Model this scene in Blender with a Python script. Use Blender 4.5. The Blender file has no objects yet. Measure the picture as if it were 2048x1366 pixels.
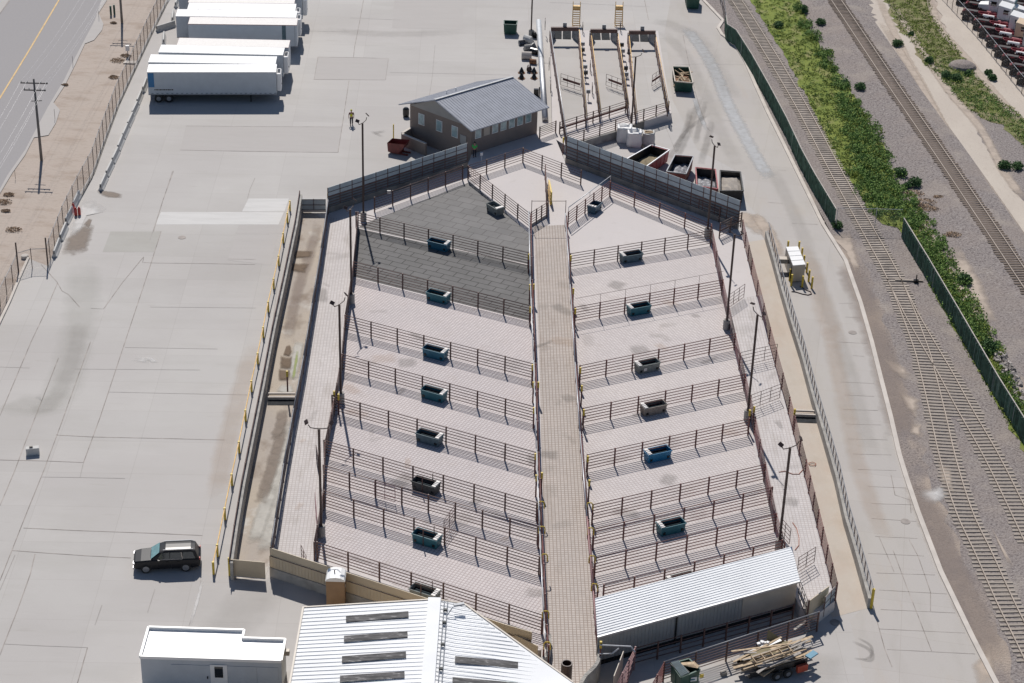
import bpy, math, random
from math import radians, sin, cos, pi, hypot, atan2
from mathutils import Vector, Matrix
random.seed(7)
sc = bpy.context.scene
COL = sc.collection
# ---------------------------------------------------------------- camera, sky, sun, exposure
CF, CH, CP, CR = 3982.0, 96.0, radians(29.4), radians(1.8)   # focal px (2048 wide), height, pitch, roll
cam = bpy.data.cameras.new('camera'); cam.sensor_width = 36; cam.lens = CF*36/2048; cam.clip_end = 6000; cam.clip_start = 1
camo = bpy.data.objects.new('camera', cam); COL.objects.link(camo); sc.camera = camo
camo.matrix_world = Matrix.Translation((0,0,CH)) @ Matrix.Rotation(pi/2-CP,4,'X') @ Matrix.Rotation(CR,4,'Z')
w = bpy.data.worlds.new('World'); sc.world = w; w.use_nodes = True
nt = w.node_tree; sky = nt.nodes.new('ShaderNodeTexSky'); sky.sky_type = 'NISHITA'; sky.sun_disc = False
SAZ, SEL = -10.5, 48.0
sky.sun_elevation = radians(SEL); sky.sun_rotation = radians(SAZ); sky.altitude = 1400
bg = nt.nodes['Background']; bg.inputs[1].default_value = 0.07; nt.links.new(sky.outputs[0], bg.inputs[0])
sun = bpy.data.lights.new('sun','SUN'); sun.energy = 4.3; sun.angle = radians(.5); sun.color = (1,.955,.9)
suno = bpy.data.objects.new('sun', sun); COL.objects.link(suno)
suno.rotation_euler = Vector((sin(radians(SAZ))*cos(radians(SEL)), cos(radians(SAZ))*cos(radians(SEL)), sin(radians(SEL)))).to_track_quat('Z','Y').to_euler()
sc.view_settings.view_transform = 'Standard'; sc.view_settings.look = 'None'; sc.view_settings.exposure = 0.0

# ---------------------------------------------------------------- photo point -> world point on the level z
def G(px, py, z=0.0):
    u, v = px-1024, py-683
    a = u*cos(CR)+v*sin(CR); b = -u*sin(CR)+v*cos(CR)
    d = Vector((a/CF, cos(CP)-b/CF*sin(CP), -sin(CP)-b/CF*cos(CP)))
    return Vector((0,0,CH))+d*((z-CH)/d.z)
def G2(px, py, z=0.0):
    p = G(px,py,z); return (p.x,p.y)
def proj(p):
    x,y,z = p[0],p[1],p[2]-CH
    dep = y*cos(CP)-z*sin(CP); dn = -(y*sin(CP)+z*cos(CP)); a=x/dep*CF; b=dn/dep*CF
    return a*cos(CR)-b*sin(CR)+1024, a*sin(CR)+b*cos(CR)+683
def zat(p, topy):
    lo,hi=0,40
    for _ in range(40):
        m=(lo+hi)/2
        if proj((p[0],p[1],p[2]+m))[1]>topy: lo=m
        else: hi=m
    return m
P = 1.0   # level of the raised pen platform

# ---------------------------------------------------------------- materials
def newmat(n):
    m = bpy.data.materials.new(n); m.use_nodes = True
    return m, m.node_tree.nodes, m.node_tree.links, m.node_tree.nodes['Principled BSDF']
def simple(n, c, rough=.7, metal=0.0, amt=.12, scale=3.0, spec=.5, bump=0):
    m, N, L, b = newmat(n)
    tc = N.new('ShaderNodeTexCoord'); nz = N.new('ShaderNodeTexNoise'); nz.inputs['Scale'].default_value = scale; nz.inputs['Detail'].default_value = 6
    L.new(tc.outputs['Object'], nz.inputs[0])
    r = N.new('ShaderNodeMapRange'); r.inputs[1].default_value=.3; r.inputs[2].default_value=.7; r.inputs[3].default_value = 1-amt; r.inputs[4].default_value = 1+amt
    L.new(nz.outputs[0], r.inputs[0])
    mx = N.new('ShaderNodeVectorMath'); mx.operation='SCALE'; mx.inputs[0].default_value = c; L.new(r.outputs[0], mx.inputs['Scale'])
    L.new(mx.outputs[0], b.inputs['Base Color'])
    b.inputs['Roughness'].default_value = rough; b.inputs['Metallic'].default_value = metal; b.inputs['Specular IOR Level'].default_value = spec
    if bump:
        bp = N.new('ShaderNodeBump'); bp.inputs[0].default_value = bump; bp.inputs[1].default_value=.05; L.new(nz.outputs[0], bp.inputs['Height']); L.new(bp.outputs[0], b.inputs['Normal'])
    return m
def ground(n, layers, base, rough=.9, grid=None, c2=.9, aniso=None, bump=None, soft=0, softmax=1.0):
    """base colour + layers [(colour, scale, lo, hi, strength, (stretch x,y), rot)] mixed in by noise; grid=(rot,w,h,mortar,colour,offset)"""
    m, N, L, b = newmat(n)
    tc = N.new('ShaderNodeTexCoord')
    cur = N.new('ShaderNodeRGB'); cur.outputs[0].default_value = (*base,1); cur = cur.outputs[0]
    for i,(c,s,lo,hi,st,str_,rot) in enumerate(layers):
        mp = N.new('ShaderNodeMapping'); mp.inputs['Scale'].default_value = (str_[0],str_[1],1); mp.inputs['Rotation'].default_value=(0,0,radians(rot)); mp.inputs['Location'].default_value=(i*13.7,i*7.1,0)
        L.new(tc.outputs['Object'], mp.inputs[0])
        nz = N.new('ShaderNodeTexNoise'); nz.inputs['Scale'].default_value=s; nz.inputs['Detail'].default_value=7; nz.inputs['Roughness'].default_value=.6
        L.new(mp.outputs[0], nz.inputs[0])
        r = N.new('ShaderNodeMapRange'); r.inputs[1].default_value=lo; r.inputs[2].default_value=hi; r.inputs[4].default_value=st
        L.new(nz.outputs[0], r.inputs[0])
        mx = N.new('ShaderNodeMix'); mx.data_type='RGBA'; L.new(r.outputs[0], mx.inputs[0]); L.new(cur, mx.inputs[6]); mx.inputs[7].default_value=(*c,1); cur = mx.outputs[2]
    if grid:
        rot,gw,gh,mort,gc,off = grid
        mp = N.new('ShaderNodeMapping'); mp.inputs['Rotation'].default_value=(0,0,radians(rot)); L.new(tc.outputs['Object'], mp.inputs[0])
        br = N.new('ShaderNodeTexBrick'); br.offset=off; br.squash=1; br.inputs['Scale'].default_value=1; br.inputs['Brick Width'].default_value=gw; br.inputs['Row Height'].default_value=gh
        br.inputs['Mortar Size'].default_value=mort; br.inputs['Mortar Smooth'].default_value=.3; br.inputs['Color1'].default_value=(1,1,1,1); br.inputs['Color2'].default_value=(c2,c2,c2,1); br.inputs['Mortar'].default_value=(*gc,1)
        L.new(mp.outputs[0], br.inputs[0])
        mx = N.new('ShaderNodeMix'); mx.data_type='RGBA'; mx.blend_type='MULTIPLY'; mx.inputs[0].default_value=1; L.new(cur, mx.inputs[6]); L.new(br.outputs[0], mx.inputs[7]); cur = mx.outputs[2]
    if soft:
        at = N.new('ShaderNodeAttribute'); at.attribute_name='edge'; nz = N.new('ShaderNodeTexNoise'); nz.inputs['Scale'].default_value=soft; nz.inputs['Detail'].default_value=6; L.new(tc.outputs['Object'], nz.inputs[0])
        ad = N.new('ShaderNodeMath'); ad.operation='ADD'; L.new(at.outputs['Fac'], ad.inputs[0]); L.new(nz.outputs[0], ad.inputs[1])
        r = N.new('ShaderNodeMapRange'); r.inputs[1].default_value=.60; r.inputs[2].default_value=1.4; r.inputs[4].default_value=softmax; L.new(ad.outputs[0], r.inputs[0]); L.new(r.outputs[0], b.inputs['Alpha'])
    L.new(cur, b.inputs['Base Color']); b.inputs['Roughness'].default_value=rough; b.inputs['Specular IOR Level'].default_value=.25
    if bump:
        nz = N.new('ShaderNodeTexNoise'); nz.inputs['Scale'].default_value=bump[0]; nz.inputs['Detail'].default_value=4; L.new(tc.outputs['Object'], nz.inputs[0])
        bp = N.new('ShaderNodeBump'); bp.inputs[0].default_value=bump[1]; bp.inputs[1].default_value=bump[2]; L.new(nz.outputs[0], bp.inputs['Height']); L.new(bp.outputs[0], b.inputs['Normal'])
    return m
def wiremesh(n, c, cell, wire, axis_scale=1.0):
    """woven wire: real see-through diamond net on flat fence cloth"""
    m, N, L, b = newmat(n)
    tc = N.new('ShaderNodeTexCoord'); sp = N.new('ShaderNodeSeparateXYZ'); L.new(tc.outputs['UV'], sp.inputs[0])
    outs = []
    for s in (1,-1):
        ml = N.new('ShaderNodeMath'); ml.operation='MULTIPLY'; ml.inputs[1].default_value=s; L.new(sp.outputs[1], ml.inputs[0])
        ad = N.new('ShaderNodeMath'); ad.operation='ADD'; L.new(sp.outputs[0], ad.inputs[0]); L.new(ml.outputs[0], ad.inputs[1])
        pp = N.new('ShaderNodeMath'); pp.operation='PINGPONG'; pp.inputs[1].default_value=cell/2; L.new(ad.outputs[0], pp.inputs[0])
        lt = N.new('ShaderNodeMath'); lt.operation='LESS_THAN'; lt.inputs[1].default_value=wire/2; L.new(pp.outputs[0], lt.inputs[0]); outs.append(lt)
    mxm = N.new('ShaderNodeMath'); mxm.operation='MAXIMUM'; L.new(outs[0].outputs[0], mxm.inputs[0]); L.new(outs[1].outputs[0], mxm.inputs[1])
    b.inputs['Base Color'].default_value=(*c,1); b.inputs['Roughness'].default_value=.6
    L.new(mxm.outputs[0], b.inputs['Alpha'])
    return m
M = {}
CONC=(.475,.45,.43)
M['yard'] = ground('yard_concrete', [((.52,.50,.475),.05,.42,.62,.7,(1,1),0), ((.40,.375,.35),.035,.5,.72,.5,(1,1),0), ((.42,.40,.37),.25,.5,.75,.4,(.35,1.6),0),((.36,.33,.30),.9,.62,.8,.45,(.3,2),4),((.55,.52,.50),.6,.6,.8,.4,(.25,2.2),2), ((.36,.34,.32),14,.55,.8,.25,(1,1),0)], CONC, grid=(-1.4,7.3,5.2,.022,(.86,.85,.84),0), c2=.945, bump=(6,.25,.02))
M['patch_dark'] = ground('older_concrete', [((.37,.35,.32),.4,.4,.7,.6,(.6,1.6),0),((.45,.43,.40),2,.5,.8,.3,(1,1),0)], (.42,.405,.375))
M['patch_mid'] = ground('grey_concrete', [((.42,.395,.375),.5,.4,.7,.5,(.4,2),0),((.48,.45,.43),2,.5,.8,.3,(.4,2),0)], (.45,.425,.405))
M['patch_light'] = ground('fresh_concrete', [((.50,.49,.47),.6,.4,.7,.6,(.4,2),0)], (.62,.605,.585))
M['stain'] = ground('mud_stain', [((.42,.39,.36),2.2,.35,.6,.9,(.6,1.2),0)], (.30,.26,.23))
M['joint'] = simple('joint_filler', (.33,.295,.27), .95, amt=.4, scale=.8)
M['jointf'] = simple('faint_joint', (.36,.335,.315), .95, amt=.15, scale=.8)
M['lane'] = ground('lane_concrete', [((.47,.44,.40),.09,.45,.65,.6,(1,1),0),((.37,.345,.31),.35,.5,.75,.4,(1.6,.35),8),((.46,.37,.28),.25,.6,.8,.35,(1.4,.35),8),((.37,.35,.33),10,.5,.8,.25,(1,1),0)], (.465,.435,.41), grid=(10,9,4.6,.018,(.84,.82,.80),0), c2=.95, bump=(6,.25,.02))
M['wet'] = ground('pale_lane_stain', [((.44,.425,.40),.9,.45,.7,.8,(1,1),0)], (.50,.50,.50))
M['tan'] = ground('dusty_lane_floor', [((.48,.395,.325),.25,.45,.65,.7,(1,.6),0),((.40,.34,.27),.7,.5,.8,.5,(1,.5),0),((.58,.53,.47),1.5,.55,.8,.35,(1,.5),0)], (.50,.445,.385))
M['trench'] = ground('dirty_trench_floor', [((.45,.39,.32),.16,.44,.6,.9,(1,.5),0),((.25,.2,.16),.45,.53,.68,.85,(1,.6),0),((.58,.56,.52),.3,.56,.66,.8,(1,.7),0),((.2,.16,.12),5,.55,.75,.35,(1,1),0)], (.40,.355,.315), bump=(3,.4,.05))
M['manure'] = ground('dried_manure', [((.35,.28,.21),1.5,.45,.65,.8,(1,1),0),((.10,.075,.055),2.5,.5,.65,.8,(1,1),0)], (.22,.165,.125), bump=(3,1,.15))
M['sludge'] = ground('pale_wet_sludge', [((.30,.28,.24),1.6,.45,.6,.8,(1,1),0),((.45,.50,.25),.7,.6,.7,.5,(1,1),0)], (.50,.49,.46))
gcol=(.68,.64,.63)
M['penL'] = ground('waffle_concrete_left', [((.68,.62,.60),.12,.45,.65,.6,(1,1),0),((.52,.46,.42),.5,.58,.78,.45,(1,1),0),((.53,.49,.465),3,.55,.8,.3,(1,1),0)], (.62,.575,.565), grid=(24.8,.30,.30,.045,(.66,.62,.62),0))
M['penR'] = ground('waffle_concrete_right', [((.68,.63,.60),.12,.45,.65,.6,(1,1),0),((.52,.46,.42),.5,.58,.78,.45,(1,1),0),((.53,.49,.465),3,.55,.8,.3,(1,1),0)], (.62,.575,.56), grid=(-24.8,.30,.30,.035,(.68,.64,.63),0))
M['alley'] = ground('waffle_concrete_alley', [((.66,.625,.61),.12,.45,.65,.6,(1,1),0),((.40,.36,.32),.6,.55,.75,.5,(1.5,.4),0)], (.60,.565,.55), grid=(-1.4,.30,.30,.035,(.74,.71,.70),0))
M['alley_tan'] = ground('waffle_concrete_main_alley', [((.56,.50,.455),.12,.45,.65,.6,(1,1),0),((.40,.345,.30),.6,.55,.75,.5,(1.5,.4),0)], (.50,.455,.42), grid=(-1.4,.30,.30,.04,(.6,.55,.52),0))
M['plainpen'] = ground('broom_concrete', [((.62,.575,.555),.15,.45,.65,.6,(1,1),0),((.42,.38,.34),.7,.6,.8,.4,(1,1),0),((.44,.40,.38),5,.5,.8,.2,(1,1),0)], (.57,.53,.515))
M['rubber'] = ground('rubber_matting', [((.24,.232,.225),.4,.4,.7,.6,(1,1),0),((.17,.165,.16),2,.5,.8,.4,(1,1),0)], (.19,.184,.18), .8, grid=(24.8,1.8,1.25,.035,(.45,.43,.42),.5))
M['rubberL'] = ground('rubber_matting_dusty', [((.19,.183,.18),.3,.4,.7,.6,(1,1),0),((.11,.105,.10),1.2,.5,.8,.5,(1,1),0)], (.15,.146,.143), .8, grid=(24.8,2.0,.95,.05,(.3,.29,.28),.5))
M['asph'] = ground('asphalt', [((.33,.315,.315),.08,.4,.65,.6,(.3,1),-22),((.25,.24,.24),3,.5,.75,.25,(1,1),0)], (.325,.31,.31), bump=(20,.3,.01))
M['dirt'] = ground('dry_dirt', [((.33,.26,.21),.22,.5,.65,.75,(.8,1.8),12),((.46,.385,.33),.15,.5,.7,.7,(1,1),0),((.28,.22,.175),1.6,.55,.72,.5,(.7,2),8),((.30,.25,.2),8,.55,.8,.35,(1,1),0)], (.44,.375,.325), .95, bump=(3,.6,.08))
M['sand'] = ground('pale_sand', [((.56,.50,.43),.2,.45,.65,.7,(1,.6),30),((.38,.32,.27),1.3,.55,.75,.5,(2,.6),32),((.33,.29,.26),9,.5,.8,.35,(1,1),0)], (.50,.44,.38), .95, bump=(4,.5,.05))
M['ballast'] = ground('railway_ballast', [((.125,.105,.105),4.5,.48,.60,.85,(1,1),0),((.42,.39,.37),4,.56,.68,.8,(1,1),0),((.30,.25,.22),.12,.45,.7,.6,(1,1),0),((.40,.35,.30),.25,.52,.72,.55,(1,1),0)], (.275,.243,.23), .95, bump=(8,1,.08))
M['ballast_brown'] = ground('brown_ballast', [((.13,.11,.105),4.5,.48,.62,.8,(1,1),0),((.40,.345,.30),4,.55,.70,.75,(1,1),0),((.44,.36,.29),.22,.5,.66,.7,(1,.5),0),((.20,.175,.175),.3,.5,.65,.7,(1,.6),0)], (.285,.243,.22), .95, bump=(8,1,.08))
M['grass'] = ground('grass_mix', [((.14,.185,.035),.25,.42,.6,.9,(1,.6),30),((.31,.26,.145),.45,.52,.68,.85,(1.2,.5),30),((.06,.10,.025),1.2,.52,.66,.75,(1,1),0),((.24,.27,.07),4,.5,.7,.4,(1,1),0)], (.20,.24,.05), .95, bump=(4,1,.12))
M['weeds'] = ground('dry_weeds', [((.15,.18,.05),.3,.45,.62,.8,(1,.6),30),((.28,.235,.15),.6,.45,.6,.8,(1.2,.5),30),((.08,.13,.03),1.5,.55,.7,.7,(1,1),0)], (.175,.175,.075), .95, bump=(4,1,.12))
M['leafA'] = simple('shrub_leaves', (.15,.245,.06), .7, amt=.35, scale=1.2, spec=.2)
M['leafB'] = simple('yellow_green_leaves', (.20,.25,.045), .7, amt=.35, scale=.8, spec=.2)
M['leafC'] = simple('dark_bush_leaves', (.075,.145,.05), .7, amt=.35, scale=1.2, spec=.2)
M['drybrush'] = simple('dead_brush', (.42,.30,.2), .9, amt=.3, scale=3)
M['pipe'] = simple('oxide_brown_paint', (.12,.066,.057), .55, amt=.3, scale=2)
M['pipeR'] = simple('oxide_red_paint', (.15,.055,.05), .55, amt=.35, scale=2)
M['pipeP'] = simple('faded_red_paint', (.34,.2,.2), .6, amt=.25, scale=2)
M['polem'] = simple('brown_pole_paint', (.06,.036,.032), .5, amt=.15, scale=2)
M['galv'] = simple('galvanised_steel', (.52,.53,.55), .45, .5, amt=.12, scale=3)
M['galvd'] = simple('dull_galvanised', (.25,.26,.28), .55, .3, amt=.2, scale=3)
M['panelblue'] = simple('weathered_sheet', (.44,.50,.53), .6, amt=.1, scale=1)
M['lowsheet'] = simple('shade_dark_sheet', (.16,.18,.20), .7, amt=.2, scale=1)
M['darkpanel'] = simple('dark_sheet', (.13,.12,.13), .7, amt=.25, scale=1)
M['concw'] = simple('wall_concrete', (.36,.345,.32), .9, amt=.22, scale=1.2, bump=.2)
M['concd'] = simple('stained_concrete', (.24,.22,.195), .9, amt=.35, scale=.8, bump=.2)
M['kerb'] = simple('kerb_concrete', (.56,.51,.46), .9, amt=.12, scale=.6)
M['barrier'] = simple('barrier_concrete', (.55,.54,.52), .9, amt=.15, scale=1)
M['yellow'] = simple('safety_yellow', (.62,.45,.04), .5, amt=.15, scale=3)
M['yellowp'] = simple('faded_yellow', (.78,.52,.22), .6, amt=.2, scale=3)
M['white'] = simple('white_paint', (.80,.79,.78), .45, amt=.04, scale=1)
M['shellwhite'] = simple('shaded_white_panel', (.50,.535,.57), .5, amt=.05, scale=1)  # white paint darkened and blued to hold the shade of trailer and container sides
M['whiter'] = simple('white_roof', (.86,.85,.83), .35, amt=.03, scale=.5)
M['cream'] = simple('cream_panel', (.56,.47,.34), .6, amt=.08, scale=.6)
M['greypanel'] = simple('light_grey_siding', (.36,.36,.35), .6, amt=.08, scale=.6)
M['metalroof'] = simple('white_metal_roof', (.83,.84,.85), .65, .0, amt=.05, scale=.35, spec=.25)
M['skyl'] = ground('dirty_skylight', [((.42,.41,.40),1.6,.56,.66,.8,(1,4),0),((.05,.05,.05),1.2,.45,.6,.8,(.6,4),0)], (.13,.125,.125), .8)
M['blueroof'] = simple('blue_grey_metal_roof', (.36,.375,.42), .6, .0, amt=.1, scale=1)
M['brick'] = ground('brown_brick', [((.21,.175,.155),.8,.45,.7,.6,(1,1),0)], (.26,.215,.19), .9)
M['siding'] = simple('grey_siding', (.36,.35,.335), .8, amt=.07, scale=1)
M['glass'] = simple('window_glass', (.30,.42,.44), .12, amt=.25, scale=2, spec=.8)
M['dglass'] = simple('tinted_glass', (.012,.013,.014), .06, amt=.1, scale=2, spec=.9)
M['wglass'] = simple('windscreen_glass', (.16,.30,.31), .05, amt=.2, scale=3, spec=.9)
M['black'] = simple('black_paint', (.012,.012,.013), .25, amt=.15, scale=3)
M['carpaint'] = simple('dark_grey_car_paint', (.013,.013,.016), .34, .0, amt=.1, scale=3, spec=.32)
M['rubberblk'] = simple('tyre_rubber', (.02,.02,.02), .85, amt=.2, scale=4)
M['rim'] = simple('alloy_rim', (.35,.35,.36), .35, .6, amt=.1, scale=4)
M['chrome'] = simple('chrome_trim', (.45,.45,.47), .3, .7, amt=.05, scale=4)
M['green'] = simple('dark_green_paint', (.012,.07,.05), .5, amt=.2, scale=2)
M['screen'] = simple('green_privacy_slats', (.085,.16,.12), .7, amt=.45, scale=1.5)
M['redbox'] = simple('faded_red_steel', (.36,.08,.09), .6, amt=.3, scale=2)
M['maroon'] = simple('maroon_steel', (.16,.035,.03), .55, amt=.3, scale=2)
M['rust'] = simple('rusty_steel', (.20,.09,.04), .8, amt=.5, scale=3)
M['tarp'] = simple('black_tarp', (.012,.013,.016), .45, amt=.4, scale=3, bump=.6)
M['silt'] = ground('wet_silt', [((.16,.13,.09),2.5,.45,.65,.8,(1,1),0)], (.26,.215,.14), .9)
M['dust'] = ground('dusty_fill', [((.42,.37,.31),1.5,.45,.65,.8,(1,1),0)], (.33,.30,.27), .9)
M['scrap'] = ground('grey_refuse', [((.5,.5,.52),3,.5,.6,.9,(1,1),0),((.04,.04,.05),3.5,.55,.65,.9,(1,1),0)], (.2,.2,.22), .6)
M['blueA'] = simple('blue_plastic', (.02,.13,.20), .5, amt=.12, scale=3)
M['teal'] = simple('teal_plastic', (.02,.13,.165), .5, amt=.12, scale=3)
M['navy'] = simple('navy_plastic', (0.040,0.096,0.144), .5, amt=.12, scale=3)
M['blueB'] = simple('bright_blue_plastic', (.012,.17,.33), .45, amt=.12, scale=3)
M['greyT'] = simple('grey_poly', (0.208,0.224,0.208), .7, amt=.2, scale=3)
M['brownT'] = simple('brown_grey_poly', (0.240,0.208,0.176), .7, amt=.2, scale=3)
M['slateT'] = simple('slate_poly', (.08,.13,.155), .6, amt=.2, scale=3)
M['darkT'] = simple('charcoal_poly', (.06,.065,.065), .7, amt=.25, scale=3)
M['grate_recess'] = simple('dark_grate_and_recess', (.045,.047,.05), .98, amt=.3, scale=3, spec=.03)
M['water'] = simple('trough_water', (.015,.03,.04), .5, amt=.2, scale=2, spec=.05)
M['valve'] = simple('pale_valve_cover', (.66,.63,.60), .5, amt=.08, scale=5)
M['wood'] = simple('sawn_timber', (.50,.38,.25), .8, amt=.25, scale=4)
M['woodg'] = simple('weathered_timber', (.36,.33,.30), .9, amt=.25, scale=4)
M['ply'] = simple('plywood', (.22,.18,.10), .8, amt=.15, scale=2)
M['sleeper'] = simple('weathered_sleeper', (.37,.325,.28), .95, amt=.3, scale=.9, spec=.2)
M['sleeperd'] = simple('brown_sleeper', (.15,.115,.09), .9, amt=.35, scale=1.5)
M['rail'] = simple('worn_rail_steel', (.36,.30,.25), .6, .1, amt=.15, scale=1)
M['pole'] = simple('weathered_pole', (.17,.16,.155), .9, amt=.2, scale=2)
M['wire'] = simple('power_wire', (.45,.45,.46), .4, .3, amt=.1, scale=1)
M['chain'] = wiremesh('chain_link', (.14,.115,.12), .12, .018)
M['chainl'] = wiremesh('light_chain_link', (.33,.31,.30), .12, .008)
M['finewire'] = wiremesh('fine_guard_mesh', (.25,.26,.28), .1, .016)
M['skin'] = simple('skin', (.45,.27,.19), .6, amt=.05, scale=5)
M['hivis'] = simple('yellow_hi_vis_fabric', (.62,.62,.03), .8, amt=.1, scale=6)
M['hivisg'] = simple('green_hi_vis_fabric', (.06,.6,.12), .8, amt=.1, scale=6)
M['cloth'] = simple('dark_workwear', (.035,.035,.045), .9, amt=.2, scale=6)
M['clothr'] = simple('maroon_sleeves', (.14,.04,.04), .9, amt=.2, scale=6)
M['yline'] = simple('yellow_road_paint', (.62,.43,.20), .8, amt=.15, scale=1)
M['blue'] = simple('blue_decal', (.02,.16,.36), .4, amt=.05, scale=2)
M['orange'] = simple('orange_red_hose', (.42,.16,.10), .6, amt=.1, scale=2)
M['redpl'] = simple('red_plastic', (.5,.05,.04), .5, amt=.2, scale=4)
M['stone'] = simple('riprap_stone', (.32,.29,.27), .95, amt=.5, scale=1)
M['bluebox'] = simple('blue_steel_box', (.08,.25,.36), .5, amt=.1, scale=3)
M['redfender'] = simple('orange_red_paint', (.45,.07,.035), .5, amt=.15, scale=3)
M['tanbox'] = simple('tan_steel', (.50,.44,.37), .5, amt=.08, scale=1)
M['brownbox'] = simple('brown_booth_panel', (.30,.185,.10), .6, amt=.1, scale=1.5)
M['greycab'] = simple('grey_primer', (.30,.31,.33), .6, amt=.1, scale=2)
M['creamcab'] = simple('cream_paint', (.72,.55,.38), .4, amt=.05, scale=2)
M['chassis'] = simple('red_chassis_paint', (.30,.03,.05), .5, amt=.3, scale=3)
M['chassisk'] = simple('black_chassis', (.03,.02,.022), .6, amt=.3, scale=3)

for k_,c_,sc_,mx_ in [('s_mud',(.27,.225,.19),1.2,.85),('s_sand',(.50,.42,.35),.9,.9),('s_pale',(.64,.62,.60),1.0,.85),('s_dark',(.30,.28,.25),.7,.12),('s_green',(.33,.33,.28),.5,.12),('s_rust',(.46,.30,.18),.6,.15),('s_wet',(.52,.525,.53),1.2,.8),('s_manure',(.17,.125,.09),1.0,1.0),('s_sludge',(.50,.48,.44),.8,.95),('s_slime',(.36,.42,.16),1.5,.7),('s_brown',(.33,.27,.235),.6,.5),('s_tyre',(.22,.205,.19),.8,.26)]:
    M[k_] = ground('soft_'+k_, [(tuple(x*.75 for x in c_),2.5,.5,.75,.5,(1,1),0),(tuple(min(1,x*1.15) for x in c_),.8,.5,.7,.5,(1,1),0)], c_, soft=sc_, softmax=mx_)
# ---------------------------------------------------------------- mesh builder
OFF={}   # builder offset per thing: world origin subtracted from its parts
class MB:
    def __init__(s): s.v=[]; s.f=[]
    def _a(s,vs,fs):
        n=len(s.v); s.v+= [tuple(x) for x in vs]; s.f += [tuple(i+n for i in f) for f in fs]; return s
    def box(s,c,sz,rz=0,mat=None):
        x,y,z=sz[0]/2,sz[1]/2,sz[2]/2; R=mat if mat is not None else Matrix.Rotation(rz,3,'Z')
        vs=[Vector(c)+R@Vector((a*x,b*y,d*z)) for a in(-1,1) for b in(-1,1) for d in(-1,1)]
        return s._a(vs,[(0,1,3,2),(4,6,7,5),(0,4,5,1),(2,3,7,6),(0,2,6,4),(1,5,7,3)])
    def bar(s,p,q,w,h=None,up=(0,0,1)):
        p,q=Vector(p),Vector(q); h=h or w; d=(q-p); l=d.length
        if l<1e-6: return s
        z=d/l; x=Vector(up).cross(z)
        if x.length<1e-3: x=Vector((1,0,0)).cross(z)
        x.normalize(); y=z.cross(x); R=Matrix((x,y,z)).transposed()
        return s.box((p+q)/2,(w,h,l),mat=R)
    def tube(s,p,q,r,n=6,r2=None,caps=True):
        p,q=Vector(p),Vector(q); r2=r if r2 is None else r2; z=(q-p).normalized(); x=z.orthogonal().normalized(); y=z.cross(x)
        vs=[]
        for c,rr in((p,r),(q,r2)):
            for i in range(n): a=2*pi*i/n; vs.append(c+x*cos(a)*rr+y*sin(a)*rr)
        fs=[(i,(i+1)%n,n+(i+1)%n,n+i) for i in range(n)]
        if caps: fs+= [tuple(range(n))[::-1],tuple(range(n,2*n))]
        return s._a(vs,fs)
    def path(s,pts,r,n=6):
        for a,b in zip(pts,pts[1:]): s.tube(a,b,r,n)
        return s
    def prism(s,pts,z0,z1):
        n=len(pts); z0=z0 if hasattr(z0,'__len__') else [z0]*n; z1=z1 if hasattr(z1,'__len__') else [z1]*n
        return s._a([(p[0],p[1],z) for p,z in zip(pts,z0)]+[(p[0],p[1],z) for p,z in zip(pts,z1)],
            [tuple(range(n))[::-1],tuple(range(n,2*n))]+[(i,(i+1)%n,n+(i+1)%n,n+i) for i in range(n)])
    def poly(s,pts,z=None):
        return s._a([(p[0],p[1],p[2] if z is None else z) for p in pts],[tuple(range(len(pts)))])
    def lathe(s,c,prof,n=12,R=None):
        vs=[]; c=Vector(c); R=R or Matrix.Identity(3)
        for r,z in prof:
            for i in range(n): a=2*pi*i/n; vs.append(c+R@Vector((r*cos(a),r*sin(a),z)))
        fs=[]
        for k in range(len(prof)-1):
            for i in range(n): fs.append((k*n+i,k*n+(i+1)%n,(k+1)*n+(i+1)%n,(k+1)*n+i))
        fs += [tuple(range(n))[::-1], tuple((len(prof)-1)*n+i for i in range(n))]
        return s._a(vs,fs)
    def strip(s,pts,w,z):
        """flat ribbon along a polyline (2D points)"""
        L=[];n=len(pts)
        for i,p in enumerate(pts):
            a=pts[max(i-1,0)];b=pts[min(i+1,n-1)];d=Vector((b[0]-a[0],b[1]-a[1])).normalized();nx,ny=-d.y*w/2,d.x*w/2
            L+=[(p[0]+nx,p[1]+ny,z),(p[0]-nx,p[1]-ny,z)]
        return s._a(L,[(2*i,2*i+1,2*i+3,2*i+2) for i in range(n-1)])
    def build(s,name,mat,parent=None,label=None,smooth=False,bevel=0,kind=None):
        me=bpy.data.meshes.new(name)
        off=Vector((0,0,0))
        if parent is not None: off=OFF.get(parent.name) or (OFF.get(parent.parent.name) if parent.parent else None) or off
        me.from_pydata([tuple(Vector(v)-off) for v in s.v],[],s.f)
        me.materials.append(M[mat] if isinstance(mat,str) else mat)
        import bmesh
        b=bmesh.new(); b.from_mesh(me); bmesh.ops.recalc_face_normals(b,faces=b.faces); b.to_mesh(me); b.free()
        if smooth: me.polygons.foreach_set('use_smooth',[True]*len(me.polygons))
        o=bpy.data.objects.new(name,me); COL.objects.link(o)
        if parent is not None: o.parent=parent
        if label: o['label']=label
        if kind: o['kind']=kind
        if bevel:
            md=o.modifiers.new('bevel','BEVEL'); md.width=bevel; md.segments=2; md.limit_method='ANGLE'
        return o
THINGS=[]
def thing(name,label,cat,loc=(0,0,0),rz=0,group=None,world=True):
    o=bpy.data.objects.new(name,None); COL.objects.link(o); o.empty_display_size=.2; o.location=loc; o.rotation_euler=(0,0,rz); o['label']=label; o['category']=cat
    if group: o['group']=group
    if world: OFF[o.name]=Vector(loc)
    THINGS.append(o); return o
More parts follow.
